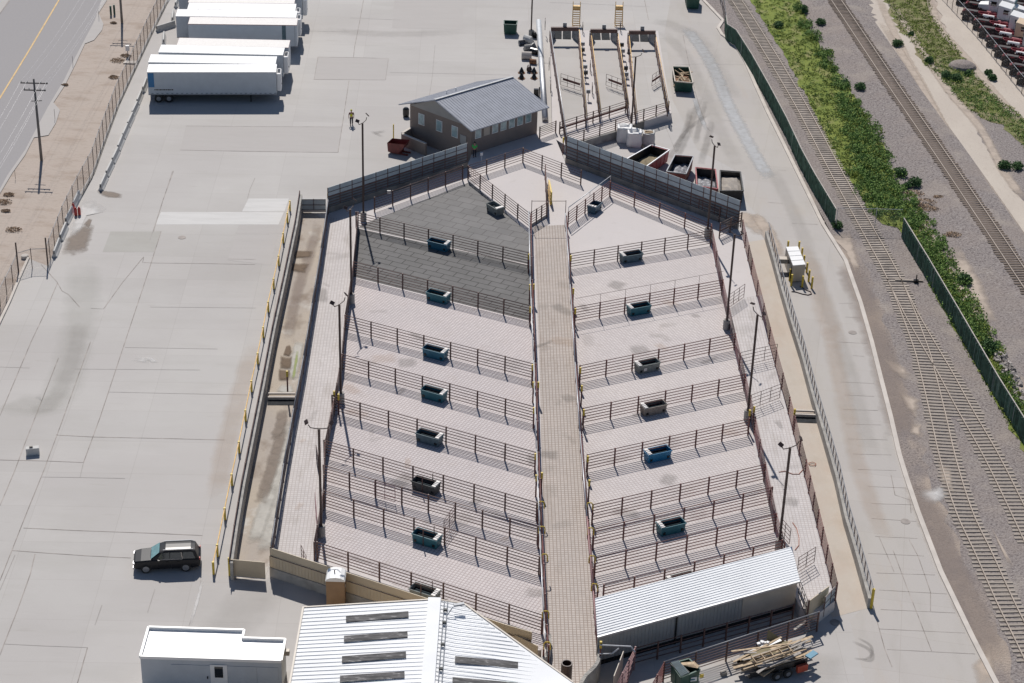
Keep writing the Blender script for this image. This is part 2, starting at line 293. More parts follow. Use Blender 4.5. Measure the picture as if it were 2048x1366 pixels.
def tag(o,label,cat,group=None,kind=None):
    o['label']=label; o['category']=cat
    if group: o['group']=group
    if kind: o['kind']=kind
    return o
def struct(name,mb,mat): return mb.build(name,mat,kind='structure')
def dup(src,loc,rz,label,group=None,skip=()):
    r=src.copy(); COL.objects.link(r); r.location=loc; r.rotation_euler=(0,0,rz); r['label']=label
    if group: r['group']=group
    for ch in list(src.children):
        if ch.name.split('.')[0] in skip: continue
        c=ch.copy(); COL.objects.link(c); c.parent=r
        for g in ch.children:
            d=g.copy(); COL.objects.link(d); d.parent=c
    THINGS.append(r); return r
def lerp(a,b,t): return Vector(a)+(Vector(b)-Vector(a))*t
def inst(src,parent,loc,rz=0,sc_=None):
    o=src.copy(); COL.objects.link(o); o.parent=parent; o.location=loc; o.rotation_euler=(0,0,rz)
    if sc_: o.scale=sc_
    return o
def poly_px(pts,z=0.0,zz=None): return [G2(x,y,z) for x,y in pts]
def flat(name,pts,mat,z,jag=0,zp=None):
    ps=poly_px(pts,z if zp is None else zp)
    if jag:
        out=[]
        for i,p in enumerate(ps):
            q=ps[(i+1)%len(ps)]; L=hypot(q[0]-p[0],q[1]-p[1]); n=max(1,int(L/1.2))
            for k in range(n):
                t=k/n; e=0 if k==0 else 1
                out.append((p[0]+(q[0]-p[0])*t+random.uniform(-jag,jag)*e, p[1]+(q[1]-p[1])*t+random.uniform(-jag,jag)*e))
        ps=out
    return struct(name,MB().poly(ps,z),mat)

def edged(name,rings,mat,z):
    """patch lying on a surface whose outline frays out: rings of (points, edge value)"""
    me=bpy.data.meshes.new(name); v=[];e=[];f=[];n=len(rings[0][0])
    for pts,val in rings:
        for p in pts: v.append((p[0],p[1],z)); e.append(val)
    for k in range(len(rings)-1): f+=[(k*n+i,k*n+(i+1)%n,(k+1)*n+(i+1)%n,(k+1)*n+i) for i in range(n)]
    f.append(tuple((len(rings)-1)*n+i for i in range(n))); me.from_pydata(v,[],f)
    at=me.attributes.new('edge','FLOAT','POINT'); at.data.foreach_set('value',e); me.materials.append(M[mat])
    o=bpy.data.objects.new(name,me); COL.objects.link(o); o['kind']='structure'; return o
ZS=[0]
def blob(name,pts,mat,z=0.0,grow=.25):
    ZS[0]+=1; z=z+.016+ZS[0]*.0004
    ps=[Vector(G2(x,y,z)) for x,y in pts]; q=[]
    for i,p in enumerate(ps):
        b=ps[(i+1)%len(ps)]; n=max(1,int((b-p).length/.8)); q+=[p.lerp(b,k/n) for k in range(n)]
    c=sum(q,Vector((0,0)))/len(q); return edged(name,[([c+(p-c)*(1+grow) for p in q],0),([c+(p-c)*.72 for p in q],.7),([c+(p-c)*.35 for p in q],1)],mat,z)
def streak(name,pts,w_,mat,z=0.0):
    ZS[0]+=1; z=z+.016+ZS[0]*.0004; P_=[Vector((*G2(x,y,z),0)) for x,y in pts]; c=[]
    for i in range(len(P_)-1):
        a=P_[max(i-1,0)];b=P_[i];cc=P_[i+1];d=P_[min(i+2,len(P_)-1)]
        for k in range(6): t=k/6; c.append(.5*((2*b)+(cc-a)*t+(2*a-5*b+4*cc-d)*t*t+(3*b-a-3*cc+d)*t**3))
    c.append(P_[-1]); v=[];e=[];n=len(c)
    for i,p in enumerate(c):
        d=(c[min(i+1,n-1)]-c[max(i-1,0)]).normalized(); nn=Vector((-d.y,d.x,0))*w_/2; fade=min(1,min(i,n-1-i)/3)
        for k,val in((-1,0),(-.4,.85),(.4,.85),(1,0)): q=p+nn*k; v.append((q.x,q.y,z)); e.append(val*fade)
    f=[(4*i+k,4*i+k+1,4*i+k+5,4*i+k+4) for i in range(n-1) for k in range(3)]
    me=bpy.data.meshes.new(name); me.from_pydata(v,[],f); at=me.attributes.new('edge','FLOAT','POINT'); at.data.foreach_set('value',e); me.materials.append(M[mat])
    o=bpy.data.objects.new(name,me); COL.objects.link(o); o['kind']='structure'; return o
# ================================================================ GROUND
struct('ground',MB().poly([(-2500,-1500),(2500,-1500),(2500,3500),(-2500,3500)],-.06),'dirt')
def ext(pts): return pts
fenceL=[(352,-30),(332,0),(300,65),(265,140),(235,205),(207,280),(185,342),(160,387),(130,447),(107,505),(96,532)]
kerbL=[(57,517),(40,555),(20,603),(0,645),(-60,770),(-260,1180),(-420,1500)]
kerbR=[(1398,-40),(1406,0),(1446,42),(1436,57),(1444,70),(1469,88),(1491,125),(1511,172),(1535,225),(1563,281),(1593,342),(1646,450),(1691,522),(1721,607),(1743,684),(1762,760),(1781,834),(1798,909),(1812,955),(1836,1026),(1881,1144),(1946,1279),(1991,1366),(2050,1480)]
flat('concrete_yard', fenceL+kerbL+kerbR[::-1]+[(1398,-60)],'yard',0)
flat('gravel_bed', kerbR+[(2300,1480),(2300,560),(1760,-60),(1398,-60)],'ballast',-.02)
flat('gravel_margin', kerbR[10:]+[(2060,1480),(1990,1230),(1920,1100),(1860,960),(1830,830),(1800,730),(1760,600),(1700,470),(1665,470),(1640,430)],'ballast_brown',-.012,jag=.5)
# lane on the right, paler concrete
flat('concrete_lane',[(1352,-60),(1398,-60)]+kerbR[1:]+[(1760,1480),(1700,1240),(1745,1200),(1680,960),(1610,700),(1545,470),(1490,400),(1490,350),(1395,300),(1345,200),(1330,60)],'lane',.004)
for pts,m in [([(322,424),(568,424),(557,449),(310,449)],'patch_light'),([(497,397),(578,397),(569,423),(484,423)],'patch_light'),([(478,450),(573,450),(562,468),(470,468)],'patch_mid'),
              ([(221,463),(321,463),(309,504),(205,504)],'patch_dark'),([(472,470),(556,470),(541,530),(455,520)],'patch_mid'),
              ([(636,114),(777,117),(771,160),(628,159)],'patch_mid'),([(789,0),(928,0),(924,59),(784,56)],'patch_mid'),([(372,252),(684,254),(676,305),(360,300)],'patch_mid')]:
    flat('concrete_patch',pts,m,.006)
for pts in [[(132,480),(150,462),(172,448),(186,455),(180,478),(172,500),(150,506),(128,505)],[(197,380),(228,384),(243,388),(240,395),(215,395),(200,388)],[(168,448),(178,437),(184,440),(178,456)]]: blob('mud_stain',pts,'s_mud')
blob('white_spill',[(165,402),(185,404),(205,415),(208,424),(175,430),(160,460),(146,468),(142,455),(158,425)],'s_pale')
streak('pale_lane_stain',[(1370,55),(1395,85),(1426,135),(1455,205),(1480,255),(1510,310),(1540,360)],2.2,'s_wet')
streak('pale_lane_stain',[(1388,190),(1398,225),(1414,262)],.8,'s_wet')
for pts,w_,m_ in [([(168,520),(165,600),(152,680),(132,760),(100,808),(50,812),(20,800)],4.5,'s_green'),([(160,640),(150,700),(128,765),(95,812),(60,820)],2.2,'s_dark'),
  ([(1305,40),(1350,52),(1400,80),(1440,150),(1465,200)],3.5,'s_dark'),([(1320,60),(1370,110),(1410,190),(1440,260),(1480,340)],2.5,'s_dark'),([(1400,195),(1385,240),(1370,280),(1350,320)],1.2,'s_tyre'),([(1412,200),(1400,245),(1390,290)],1.0,'s_tyre'),([(1380,215),(1375,250),(1355,290),(1330,330)],1.0,'s_tyre'),([(1425,240),(1415,280),(1400,330)],1.2,'s_tyre'),([(1345,300),(1375,260),(1420,225)],.8,'s_tyre'),
  ([(1540,330),(1575,400),(1610,480),(1650,600),(1690,720),(1720,820),(1745,920)],2.2,'s_dark'),([(1600,480),(1640,590),(1672,700)],3.0,'s_rust'),([(1655,640),(1680,760),(1705,880),(1735,990),(1770,1080)],2.2,'s_rust'),
  ([(430,1000),(450,900),(480,790),(510,680)],2.5,'s_rust'),([(640,60),(780,68),(930,64)],3,'s_dark'),([(560,1130),(480,1230),(420,1290)],5,'s_dark'),([(1700,1280),(1740,1300),(1742,1320),(1722,1318)],.5,'s_tyre'),([(1715,1275),(1740,1290),(1744,1308),(1730,1318),(1708,1316)],.35,'s_tyre'),
  ([(280,720),(300,718),(310,726)],.8,'s_pale'),([(265,716),(305,723)],1.2,'s_pale'),([(745,266),(775,262)],1.0,'s_tyre'),([(742,262),(765,274)],.7,'s_tyre'),([(405,1160),(395,1200),(380,1250)],.35,'s_pale'),([(1560,1320),(1620,1340),(1700,1355)],6,'s_dark'),([(1480,1310),(1440,1345)],4,'s_rust')]: streak('ground_stain',pts,w_,m_)
# joints
J=MB()
def jl(pts,w=.07): J.strip([G2(*p) for p in pts],w,.014)
for pts in [[(347,342),(326,400),(307,463),(322,463),(317,480),(309,504),(301,530),(250,684),(200,835),(167,925)],[(62,684),(30,760),(0,831)],[(115,566),(90,625),(62,684)],[(181,684),(160,742),(120,854),(86,945),(54,1024),(0,1161)],[(117,716),(88,790),(52,881),(30,940),(0,1011)],
  [(727,0),(718,50),(709,95),(707,115)],[(698,161),(687,235),(676,305)],[(82,529),(114,564),(124,582),(137,589),(159,614)],[(182,617),(207,618),(245,565),(287,514),(285,525)],[(287,525),(306,526),(400,527),(510,529)],
  [(0,920),(90,922),(167,925)],[(25,1101),(90,1106),(180,1112),(262,1116)],[(70,1108),(60,1150),(35,1220),(5,1296),(0,1310)],[(456,518),(512,519)],[(636,114),(707,115),(777,117),(771,160),(628,159),(636,114)],
  [(112,870),(185,874),(327,877),(450,880)],[(1064,0),(1062,18)],[(1289,0),(1297,40)],[(1366,70),(1374,110),(1392,190),(1414,255),(1420,262)],[(1818,1079),(1836,1112),(1861,1184),(1861,1222)],[(1786,1100),(1812,1170),(1833,1224),(1863,1302)],[(1758,1074),(1780,1124),(1788,1144)],[(1754,1242),(1770,1300),(1784,1334)],
  [(1782,950),(1790,990),(1820,1000),(1822,1026)],[(175,1295),(155,1366),(140,1420)],[(47,1056),(150,1061),(290,1066),(405,1071)],[(372,252),(500,253),(684,254)],[(360,300),(500,303),(676,305)]]: jl(pts)
for pts in [[(1678,607),(1706,607)],[(1690,634),(1720,636)],[(1673,684),(1735,687)],[(1706,711),(1728,713)],[(1681,764),(1748,767)],[(1688,790),(1748,793)],[(1686,819),(1756,821)],[(1691,848),(1762,850)],[(1696,878),(1776,880)],[(1706,908),(1783,910)],[(1716,939),(1793,941)],[(1736,973),(1812,976)],[(1743,1007),(1830,1010)],[(1743,1037),(1833,1043)],[(1750,1073),(1835,1077)],[(1736,1107),(1848,1112)],[(1753,1146),(1870,1150)],[(1758,1180),(1894,1188)],[(1761,1219),(1911,1226)],[(1758,1258),(1930,1266)],[(1774,1299),(1950,1308)],[(1584,447),(1636,449)],[(1536,405),(1565,407)],[(1468,241),(1493,243)],[(1556,340),(1572,341)]]: jl(pts,.05)
struct('pavement_joints',J,'joint')
J=MB()
for pts in [[(10,1288),(90,1292),(175,1295)],[(82,954),(160,955),(250,957)],[(0,734),(59,736)],[(150,738),(280,739),(400,740)],[(217,784),(350,787),(500,790)],[(250,695),(435,698)],[(345,342),(300,480)],[(301,614),(512,616)],[(167,925),(160,955)],[(30,1110),(0,1180)],[(310,1178),(295,1225)],[(402,1160),(392,1205),(378,1252)],[(204,1210),(190,1250)],[(510,356),(500,378),(495,397)],[(870,90),(865,150),(850,250)],[(700,36),(800,40)],[(780,145),(880,147),(1020,150)],[(576,425),(556,560),(540,690)],[(1100,5),(1180,8),(1300,14)],[(1510,130),(1400,128),(1350,130)],[(520,60),(700,64)],[(1440,240),(1480,243)],[(1330,250),(1352,305)]]: J.strip([G2(*p) for p in pts],.06,.012)
struct('faint_pavement_joints',J,'jointf')
for (x,y) in [(364,475),(1811,1043),(1705,665),(1670,1245)]:
    o=MB().lathe(G(x,y,.006),[(.42,0),(.42,.02),(.36,.024)],14).build('manhole_cover','joint'); tag(o,{364:'round manhole cover in the left concrete yard',1811:'dark manhole cover near the kerb at lower right',1705:'worn drain cover on the right lane beside the kerb',1670:'small dark cover beyond the end of the ramp wall'}[x],'manhole cover','manhole covers in the paving')
# road, kerbs and verge at top left
flat('road',[(208,-40),(203,0),(190,40),(150,115),(128,160),(95,215),(50,300),(15,350),(-10,395),(-700,395),(-700,-60)],'asph',.0)
flat('sidewalk',[(215,-30),(214,0),(197,26),(207,48),(204,60),(188,80),(170,87),(150,130),(130,170),(107,205),(120,220),(112,245),(97,270),(68,275),(50,310),(25,345),(-5,395),(-40,450),(-70,450),(-10,395),(15,350),(50,300),(95,215),(128,160),(150,115),(190,40),(203,0),(207,-30)],'patch_mid',.012)
flat('far_sidewalk',[(-400,-60),(22,-30),(18,0),(0,26),(-300,300),(-700,300)],'patch_mid',.012)
J=MB(); J.strip([G2(*p) for p in [(150,-55),(118,0),(60,98),(0,196),(-60,290)]],.22,.02); struct('yellow_road_line',J,'yline')
streak('dusty_edge',[(1530,470),(1500,440),(1475,425)],3.0,'s_sand',0); streak('dusty_edge',[(1560,520),(1535,462),(1505,425)],2.0,'s_sand',0)
K=MB(); K.strip([G2(*p) for p in [(38,-30),(20,0),(0,27),(-40,80)]],.12,.02); struct('gutter_line',K,'joint')
def kerb(pts,w,h,mat,name='kerb'):
    m=MB(); ps=[Vector(G2(*p)) for p in pts]
    for a,b in zip(ps,ps[1:]): m.bar((a.x,a.y,h/2),(b.x,b.y,h/2),w,h)
    # bar with vertical extent h: orient so 'h' is up
    return struct(name,m,mat)
def kerb2(pts,w,h,mat,name='kerb'):
    ps=[Vector(G2(*p)) for p in pts]; L=[];R=[]
    for i,p in enumerate(ps):
        a=ps[max(i-1,0)];b=ps[min(i+1,len(ps)-1)];d=(b-a).normalized();n=Vector((-d.y,d.x))*w/2; L.append(p+n);R.append(p-n)
    v=[];f=[]
    for i in range(len(ps)):
        v+=[(L[i].x,L[i].y,0),(L[i].x,L[i].y,h),(R[i].x,R[i].y,h),(R[i].x,R[i].y,0)]
    for i in range(len(ps)-1):
        k=4*i
        for j in range(3): f.append((k+j,k+j+1,k+j+5,k+j+4))
    m=MB(); m._a(v,f); return struct(name,m,mat)
kerb2(kerbR,.42,.15,'kerb'); kerb2(kerbL,.25,.18,'kerb')
kerb2([(335,5),(303,70),(268,145),(238,210),(210,285),(188,347),(163,392),(133,452),(110,508)],.18,.12,'concd')

# ================================================================ RAILWAY AREA
flat('dirt_track',[(1712,-60),(1740,0),(1760,60),(1800,140),(1850,225),(1910,310),(1985,395),(2060,500),(2300,900),(2300,560),(2060,420),(2006,342),(1960,250),(1900,190),(1866,120),(1840,90),(1775,0),(1740,-60)],'sand',.0,jag=.6)
flat('gravel_strip',[(1880,150),(2300,560),(2300,700),(2048,400),(1985,320),(1950,250)],'ballast',.002,jag=.4)
flat('fence_path',[(1855,-40),(1870,0),(1890,60),(1920,110),(1960,150),(2010,210),(2060,270),(2160,380),(2160,300),(1890,-40)],'sand',.004,jag=.4)
flat('truck_yard',[(1885,-40),(2400,-40),(2400,560),(2030,170),(1950,72)],'patch_mid',.0)
flat('grass',[(1745,-40),(1850,-40),(1862,20),(1885,60),(1912,95),(1935,125),(1950,150),(2000,200),(2045,235),(2160,350),(2160,420),(2048,290),(2010,250),(1960,235),(1930,215),(1900,180),(1875,150),(1850,130),(1830,90),(1800,60),(1770,0)],'weeds',.01,jag=.7)['kind']='stuff'
tag(bpy.data.objects['grass'],'green and brown weedy strip between the dirt track and truck yard','grass')
# scrubby ballast patches
for pts in [[(1820,430),(1850,425),(1870,470),(1900,530),(1960,610),(1985,680),(1975,690),(1930,620),(1890,540),(1850,480)],[(1885,500),(1925,505),(1960,560),(1990,640),(1970,640),(1930,570)],[(1990,740),(2048,760),(2070,850),(2020,800)],[(1660,470),(1700,470),(1720,540),(1712,550),(1690,500)],[(1985,430),(2048,470),(2048,520),(2000,470)]]: blob('dirt_patch',pts,'s_sand')
for pts,m_ in [([(1770,720),(1800,730),(1815,745),(1805,755),(1785,740)],'s_sand'),([(1800,785),(1835,800),(1830,830),(1815,815)],'s_sand'),([(1845,985),(1880,975),(1890,990),(1870,1005),(1850,1000)],'s_pale'),([(1985,1060),(1995,1075),(2020,1120),(2012,1118)],'s_sand'),([(1950,1330),(1980,1300),(1990,1366),(1960,1366)],'s_sand'),([(1825,850),(1840,852),(1838,870),(1822,865)],'s_sand'),([(1880,930),(1900,940),(1905,980),(1885,960)],'s_sand')]: blob('spilled_sand',pts,m_,grow=.5)
for pts,w_ in [([(1755,-10),(1800,90),(1850,180),(1905,285),(1975,375),(2048,480)],1.5),([(1780,0),(1840,95),(1900,185),(1960,255),(2006,340),(2050,400)],1.5),([(1858,-10),(1880,55),(1930,112),(1985,180),(2045,245)],1.5),([(1690,520),(1725,600),(1760,700),(1785,790),(1805,880)],3.5),([(1830,960),(1880,1080),(1930,1190),(2000,1330)],3),([(1760,40),(1830,150),(1905,280),(1990,400)],1.4)]: streak('dirt_band',pts,w_,'s_sand' if w_<2 else 's_brown')
strip_px=[(1480,-40),(1500,0),(1535,55),(1560,95),(1590,150),(1620,210),(1650,270),(1668,310),(1690,342),(1720,390),(1745,425),(1765,448),(1795,455),(1815,490),(1850,550),(1900,640),(1950,730),(1990,800),(2030,870),(2080,960),(2110,960),(2050,830),(2000,720),(1975,680),(1945,620),(1905,550),(1875,490),(1845,450),(1805,400),(1780,340),(1768,290),(1745,260),(1715,205),(1695,165),(1665,130),(1640,90),(1620,60),(1600,0),(1585,-40)]
flat('grass',strip_px,'grass',.015,jag=.3)['kind']='stuff'
tag([o for o in bpy.data.objects if o.name.startswith('grass')][-1],'bright yellow green grass strip between the two railway lines','grass')
def curve(pts,n=10):
    P_=[Vector((*G2(*p),0)) for p in pts]; out=[]
    for i in range(len(P_)-1):
        a=P_[max(i-1,0)];b=P_[i];c=P_[i+1];d=P_[min(i+2,len(P_)-1)]
        for k in range(n):
            t=k/n; out.append(.5*((2*b)+(c-a)*t+(2*a-5*b+4*c-d)*t*t+(3*b-a-3*c+d)*t**3))
    out.append(P_[-1]); return out
def resample(pts,step):
    out=[];acc=0
    for a,b in zip(pts,pts[1:]):
        L=(b-a).length; d=(b-a).normalized() if L>0 else Vector((1,0,0)); t=-acc
        while t+step<=L:
            t+=step; out.append((a+d*t,d))
        acc=L-t
    return out
def track(label,pts,z,smat,bed,step=.56,slen=2.5,wide=None,bedw=4.0,from_=0):
    c=curve(pts); o=thing('railway_track',label,'railway track',tuple(c[len(c)//2]))
    for sd in(-1,1):
        m=MB(); L=[]
        for i,p in enumerate(c):
            d=(c[min(i+1,len(c)-1)]-c[max(i-1,0)]).normalized(); n=Vector((-d.y,d.x,0)); L.append(p+n*.72*sd)
        for a,b in zip(L,L[1:]): m.bar(a+Vector((0,0,z+.10)),b+Vector((0,0,z+.10)),.09,.14,up=(0,0,1))
        m.build('rail','rail',o)
    sl=resample(c,step); vis=[]
    for p,d in sl:
        px,py=proj((p.x,p.y,z)); 
        if -20<px<2068 and -20<py<1386: vis.append((p,d,py))
    vis.sort(key=lambda t:-t[2])
    if from_: vis=[t for t in vis if t[2]>from_]
    kk_=OFF.pop(o.name); proto=MB().box((0,0,0),(slen,.24,.16)).build('sleeper',smat,o); OFF[o.name]=kk_; first=True; rest=MB()
    for k,(p,d,py) in enumerate(vis):
        ln=wide(py) if wide else slen
        off=random.uniform(-.12,.12); n=Vector((-d.y,d.x,0)); q=p+n*(off+(ln-slen)/2*(1 if wide else 0)); ang=atan2(d.x,-d.y)+random.uniform(-.02,.02)
        if k<100:
            s=proto if first else inst(proto,o,(0,0,0)); first=False
            s.location=Vector((q.x,q.y,z-.03))-OFF[o.name]; s.rotation_euler=(0,0,ang); s.scale=(ln/slen*random.uniform(.97,1.03),1,1)
        else: rest.box((q.x,q.y,z-.03),(ln,.24,.16),rz=ang)
    if rest.v: rest.build('sleeper_row',smat,o,kind='stuff')
    if bed:
        m=MB(); 
        for i,p in enumerate(c):
            d=(c[min(i+1,len(c)-1)]-c[max(i-1,0)]).normalized(); n=Vector((-d.y,d.x,0))
            for k,(w_,zz) in enumerate([(-bedw,-.03),(-1.5,z-.02),(1.5,z-.02),(bedw,-.03)]): m.v.append(tuple(p+n*w_+Vector((0,0,zz))))
        for i in range(len(c)-1):
            for k in range(3): m.f.append((4*i+k,4*i+k+1,4*i+k+5,4*i+k+4))
        struct('ballast_bed',m,bed)
    return o
track('main railway line of dark brown sleepers beyond the grass strip',[(1625,-60),(1667,0),(1781,171),(1898,342),(2047,565),(2160,735)],.40,'sleeperd','ballast')
tA=[(1430,-60),(1472,0),(1535,100),(1603,215),(1670,342),(1729,450),(1788,560),(1837,684),(1855,746),(1875,829),(1897,925),(1928,1025),(1967,1109),(2010,1205),(2047,1280),(2100,1390)]
def wide(py): return 2.5 if py<640 else (2.5+min(3.0,(py-640)/150*2.6) if py<835 else 2.5)
track('siding track curving from the top down beside the green fence',tA,.0,'sleeper',None,wide=wide)
track('diverging siding branching right after the switch',[(1788,560),(1820,625),(1853,684),(1888,744),(1930,822),(1981,912),(2034,1019),(2100,1160)],.0,'sleeper',None,from_=838)
# switch stand
g=G(1832,563,.1); o=thing('switch_stand','dark switch stand beside the siding points','switch stand',tuple(g))
MB().box(g,(.5,.35,.4)).tube(g,g+Vector((0,0,.8)),.06).build('stand','black',o)
MB().bar(g,G(1800,563,.1),.08,.08).build('throw_rod','black',o); MB().bar(G(1790,560,.06),G(1846,562,.06),.22,.14).build('head_block','sleeper',o)

# ================================================================ PEN PLATFORM
topL=[(657,402),(541,1092)]
leftE=[G2(652,405,2.8),G2(539,1092,2.8)]
def ztop(pts,z): return [G2(x,y,z) for x,y in pts]
cornerBL=Vector(G2(541,1094,2.8)); cornerTL=Vector(G2(655.4,375.5,4))
endR=[(1486,440),(1505,517),(1541,655),(1580,794),(1613,919),(1638,1019),(1675,1165)]
rightE=[G2(x,y,2.8) for x,y in endR]
W1a,W1b=Vector(G2(655.4,375.5,4.0)),Vector(G2(935,286,4.0))
W2a,W2b=Vector(G2(1134,271.6,4.4)),Vector(G2(1481,401.4,4.4))
plat=[tuple(cornerBL),tuple(W1a),tuple(W1b),G2(943,309,P),G2(1076,262,P),G2(1105,262,P),tuple(W2a),tuple(W2b)]+rightE+[G2(1640,1225,P),G2(1600,1215,P),(23.2,128.6),(7.2,120.9),G2(1195,1320,P),G2(1185,1345,P),G2(1165,1372,P),G2(1150,1440,P),G2(1078,1440,P),G2(1083,1300,P),tuple(G2(1074,1263,2.8))]
struct('pen_platform',MB().prism(plat,-.3,P-.004),'plainpen')
def floor(name,pts,mat,z=P+.004): return struct(name,MB().poly(pts,z),mat)
L2b=[G2(707,523,2.8),G2(1060,611,2.8)]
aL0,aL1=G2(1066,470,2.8),G2(1098,1300,2.8)
floor('pen_floor',[G2(704,523,2.8),G2(626,1084,2.8),G2(541,1094,2.8) if 0 else G2(634,1100,P),G2(1084,1300,P),G2(1088,1262,2.8),G2(1062,611,2.8)],'penL')
floor('pen_floor',[G2(1137,507,2.8),G2(1423,461,2.8),G2(1446,559,2.8),G2(1471,667,2.8),G2(1491,748,2.8),G2(1531,928,2.8),G2(1565,1082,2.8),(23.2,130),(7.0,122.3)],'penR')
floor('main_alley_floor',[G2(1067,452,P),G2(1130,450,P),G2(1148,700,P),G2(1172,1000,P),G2(1194,1240,P),G2(1200,1320,P),G2(1165,1372,P),G2(1150,1440,P),G2(1078,1440,P),G2(1094,1300,P),G2(1086,1000,P),G2(1078,700,P)],'alley_tan',P+.008)
floor('side_alley_floor',[G2(662,435,P),G2(708,440,P),G2(700,560,2.8),G2(668,796,2.8),G2(628,1084,2.8),G2(632,1130,P),G2(547,1105,2.2)],'alley',P+.008)
floor('side_alley_floor',[G2(1455,600,P),G2(1525,590,P),G2(1541,655,2.8),G2(1580,794,2.8),G2(1613,919,2.8),G2(1638,1019,2.8),G2(1675,1165,2.8),G2(1610,1200,P),G2(1560,1100,P),G2(1520,960,P),G2(1480,730,P)],'alley',P+.008)
floor('rubber_mat_floor',[G2(724,449,P),G2(940,364,P),G2(1062,470,P),G2(1064,530,P),G2(717,455,P)],'rubber',P+.008)
floor('rubber_mat_floor',[G2(715,457,P),G2(1064,532,P),G2(1062,642,P),G2(706,553,P)],'rubberL',P+.012)
floor('plain_pen_floor',[G2(1143,478,P),G2(1222,395,P),G2(1423,478,P),G2(1428,492,P),G2(1141,537,P)],'plainpen',P+.014)

random.seed(5)
for (A_,B_,C_,D_,n_) in [((700,580),(1065,680),(1085,1210),(640,1120),26),((1150,540),(1420,490),(1550,1010),(1200,1100),22),((1075,520),(1140,520),(1190,1250),(1095,1250),14),((655,470),(700,470),(620,1080),(560,1080),7),((1480,640),(1530,660),(1640,1120),(1590,1080),7)]:
    for k_ in range(n_):
        s_,t_=random.random(),random.random(); x_=(A_[0]*(1-s_)+B_[0]*s_)*(1-t_)+(D_[0]*(1-s_)+C_[0]*s_)*t_; y_=(A_[1]*(1-s_)+B_[1]*s_)*(1-t_)+(D_[1]*(1-s_)+C_[1]*s_)*t_; a_=random.uniform(0,3.1); l_=random.uniform(6,34)
        streak('floor_stain',[(x_-cos(a_)*l_,y_-sin(a_)*l_*.5),(x_+random.uniform(-4,4),y_),(x_+cos(a_)*l_,y_+sin(a_)*l_*.5)],random.uniform(.5,2.4),random.choice(['s_dark','s_rust','s_dark','s_tyre']),P+.02)
# ---------------------------------------------------------------- fences
NF=[0]
def fence(A,B,n,label,z=P,h=1.8,rails=6,group='pipe fences around the cattle pens',mat='pipe',pr=.055,rr=.037,panel=None,top=None,cat='pipe fence',name='pipe_fence',low=.28,ends=(True,True),gap=None):
    """A,B photo points of the fence's top line at z+h; n bays"""
    a=Vector((*G2(*A,z+h),z)) if len(A)==2 else Vector(A); b=Vector((*G2(*B,z+h),z)) if len(B)==2 else Vector(B)
    o=thing(name,label,cat,tuple(a),group=group)
    d=b-a; L=d.length; u=d/L; ang=atan2(u.y,u.x)
    pm=MB().box((0,0,h/2+.02),(pr*2,pr*2,h+.04)); pp=None
    for i in range(n+1):
        if (i==0 and not ends[0]) or (i==n and not ends[1]): continue
        if pp is None:
            o2=bpy.data.objects.new  # first post
            me_o=MB(); me_o._a(pm.v,pm.f); 
            keep=OFF.pop(o.name); pp=me_o.build('post',mat,o); OFF[o.name]=keep; q=pp
        else: q=inst(pp,o,(0,0,0))
        q.location=d*(i/n); q.rotation_euler=(0,0,ang)
    keep=OFF.pop(o.name)
    rm=MB(); rm.tube((0,0,0),(d.x,d.y,0),rr,6); r0=None
    for k in range(rails):
        zz=low+(h-low-.03)*k/(rails-1) if rails>1 else h-.03
        if r0 is None: r0=rm.build('rail',mat,o,smooth=True); q=r0
        else: q=inst(r0,o,(0,0,0))
        q.location=(0,0,zz)
    if panel:
        z0,z1,pmat=panel; n_=Vector((-u.y,u.x,0))*.05
        MB().bar((0,0,(z0+z1)/2),(d.x,d.y,(z0+z1)/2),.03,z1-z0).build('sheet_panel',pmat,o)
    if top:
        th,tm,off=top; nn=Vector((-u.y,u.x,0))*off
        m=MB(); m.tube(Vector((0,0,th))+nn,d+Vector((0,0,th))+nn,.045,8)
        m.build('top_pipe',tm,o,smooth=True)
        k=max(2,int(L/4)); s0=MB().tube(Vector((0,0,h-.1)),nn+Vector((0,0,max(th,h+.02))),.03,6).build('pipe_bracket',tm,o)
        for i in range(1,k+1): inst(s0,o,d*(i/k))
    OFF[o.name]=keep
    return o,a,b
ordn=['first','second','third','fourth','fifth','sixth','seventh','eighth','ninth']
Lf=[((712,424),(1057,505),7),((707,523),(1060,611),7),((690,630),(1066,727),7),((684,708),(1068,813),7),((664,790),(1071,904),7),((648,880),(1074,1005),7),((647,930),(1076,1052),8),((648,981),(1079,1113),7),((634,1084),(1086,1230),7)]
Ld=['crossing the black rubber mats','along the near edge of the black rubber mats','carrying the blue trough second below the mats','carrying the teal trough fourth from the top','carrying the slate trough','carrying the charcoal trough with an upright pipe','without any trough, holding a faded red gate','with the teal trough and small corner gate','nearest the cream sheet wall']
LF=[]
for (A,B,n),d in zip(Lf,Ld):
    LF.append(fence(A,B,n,'left block brown pipe fence '+d))
Rf=[((1141,507),(1423,461),6),((1150,614),(1446,559),6),((1160,731),(1471,667),6),((1167,816),(1491,748),6),((1175,909),(1499,837),6),((1186,1009),(1531,928),6),((1187,1058),(1545,974),6),((1190,1115),(1553,1027),6),((1208,1169),(1565,1080),6)]
Rd=['at the plain triangular pen, with a slate trough','with a raised cable above it and a teal trough','carrying the grey trough with a white label','carrying the brown grey trough','carrying the bright blue trough','with no trough, just below the bright blue one','carrying the teal trough near the shed','with no trough, second above the shed roof','running along the back of the white roofed shed']
RF=[]
for i,((A,B,n),d) in enumerate(zip(Rf,Rd)):
    RF.append(fence(A,B,n,'right block red brown pipe fence '+d,mat='pipe' if i<1 else 'pipeR'))
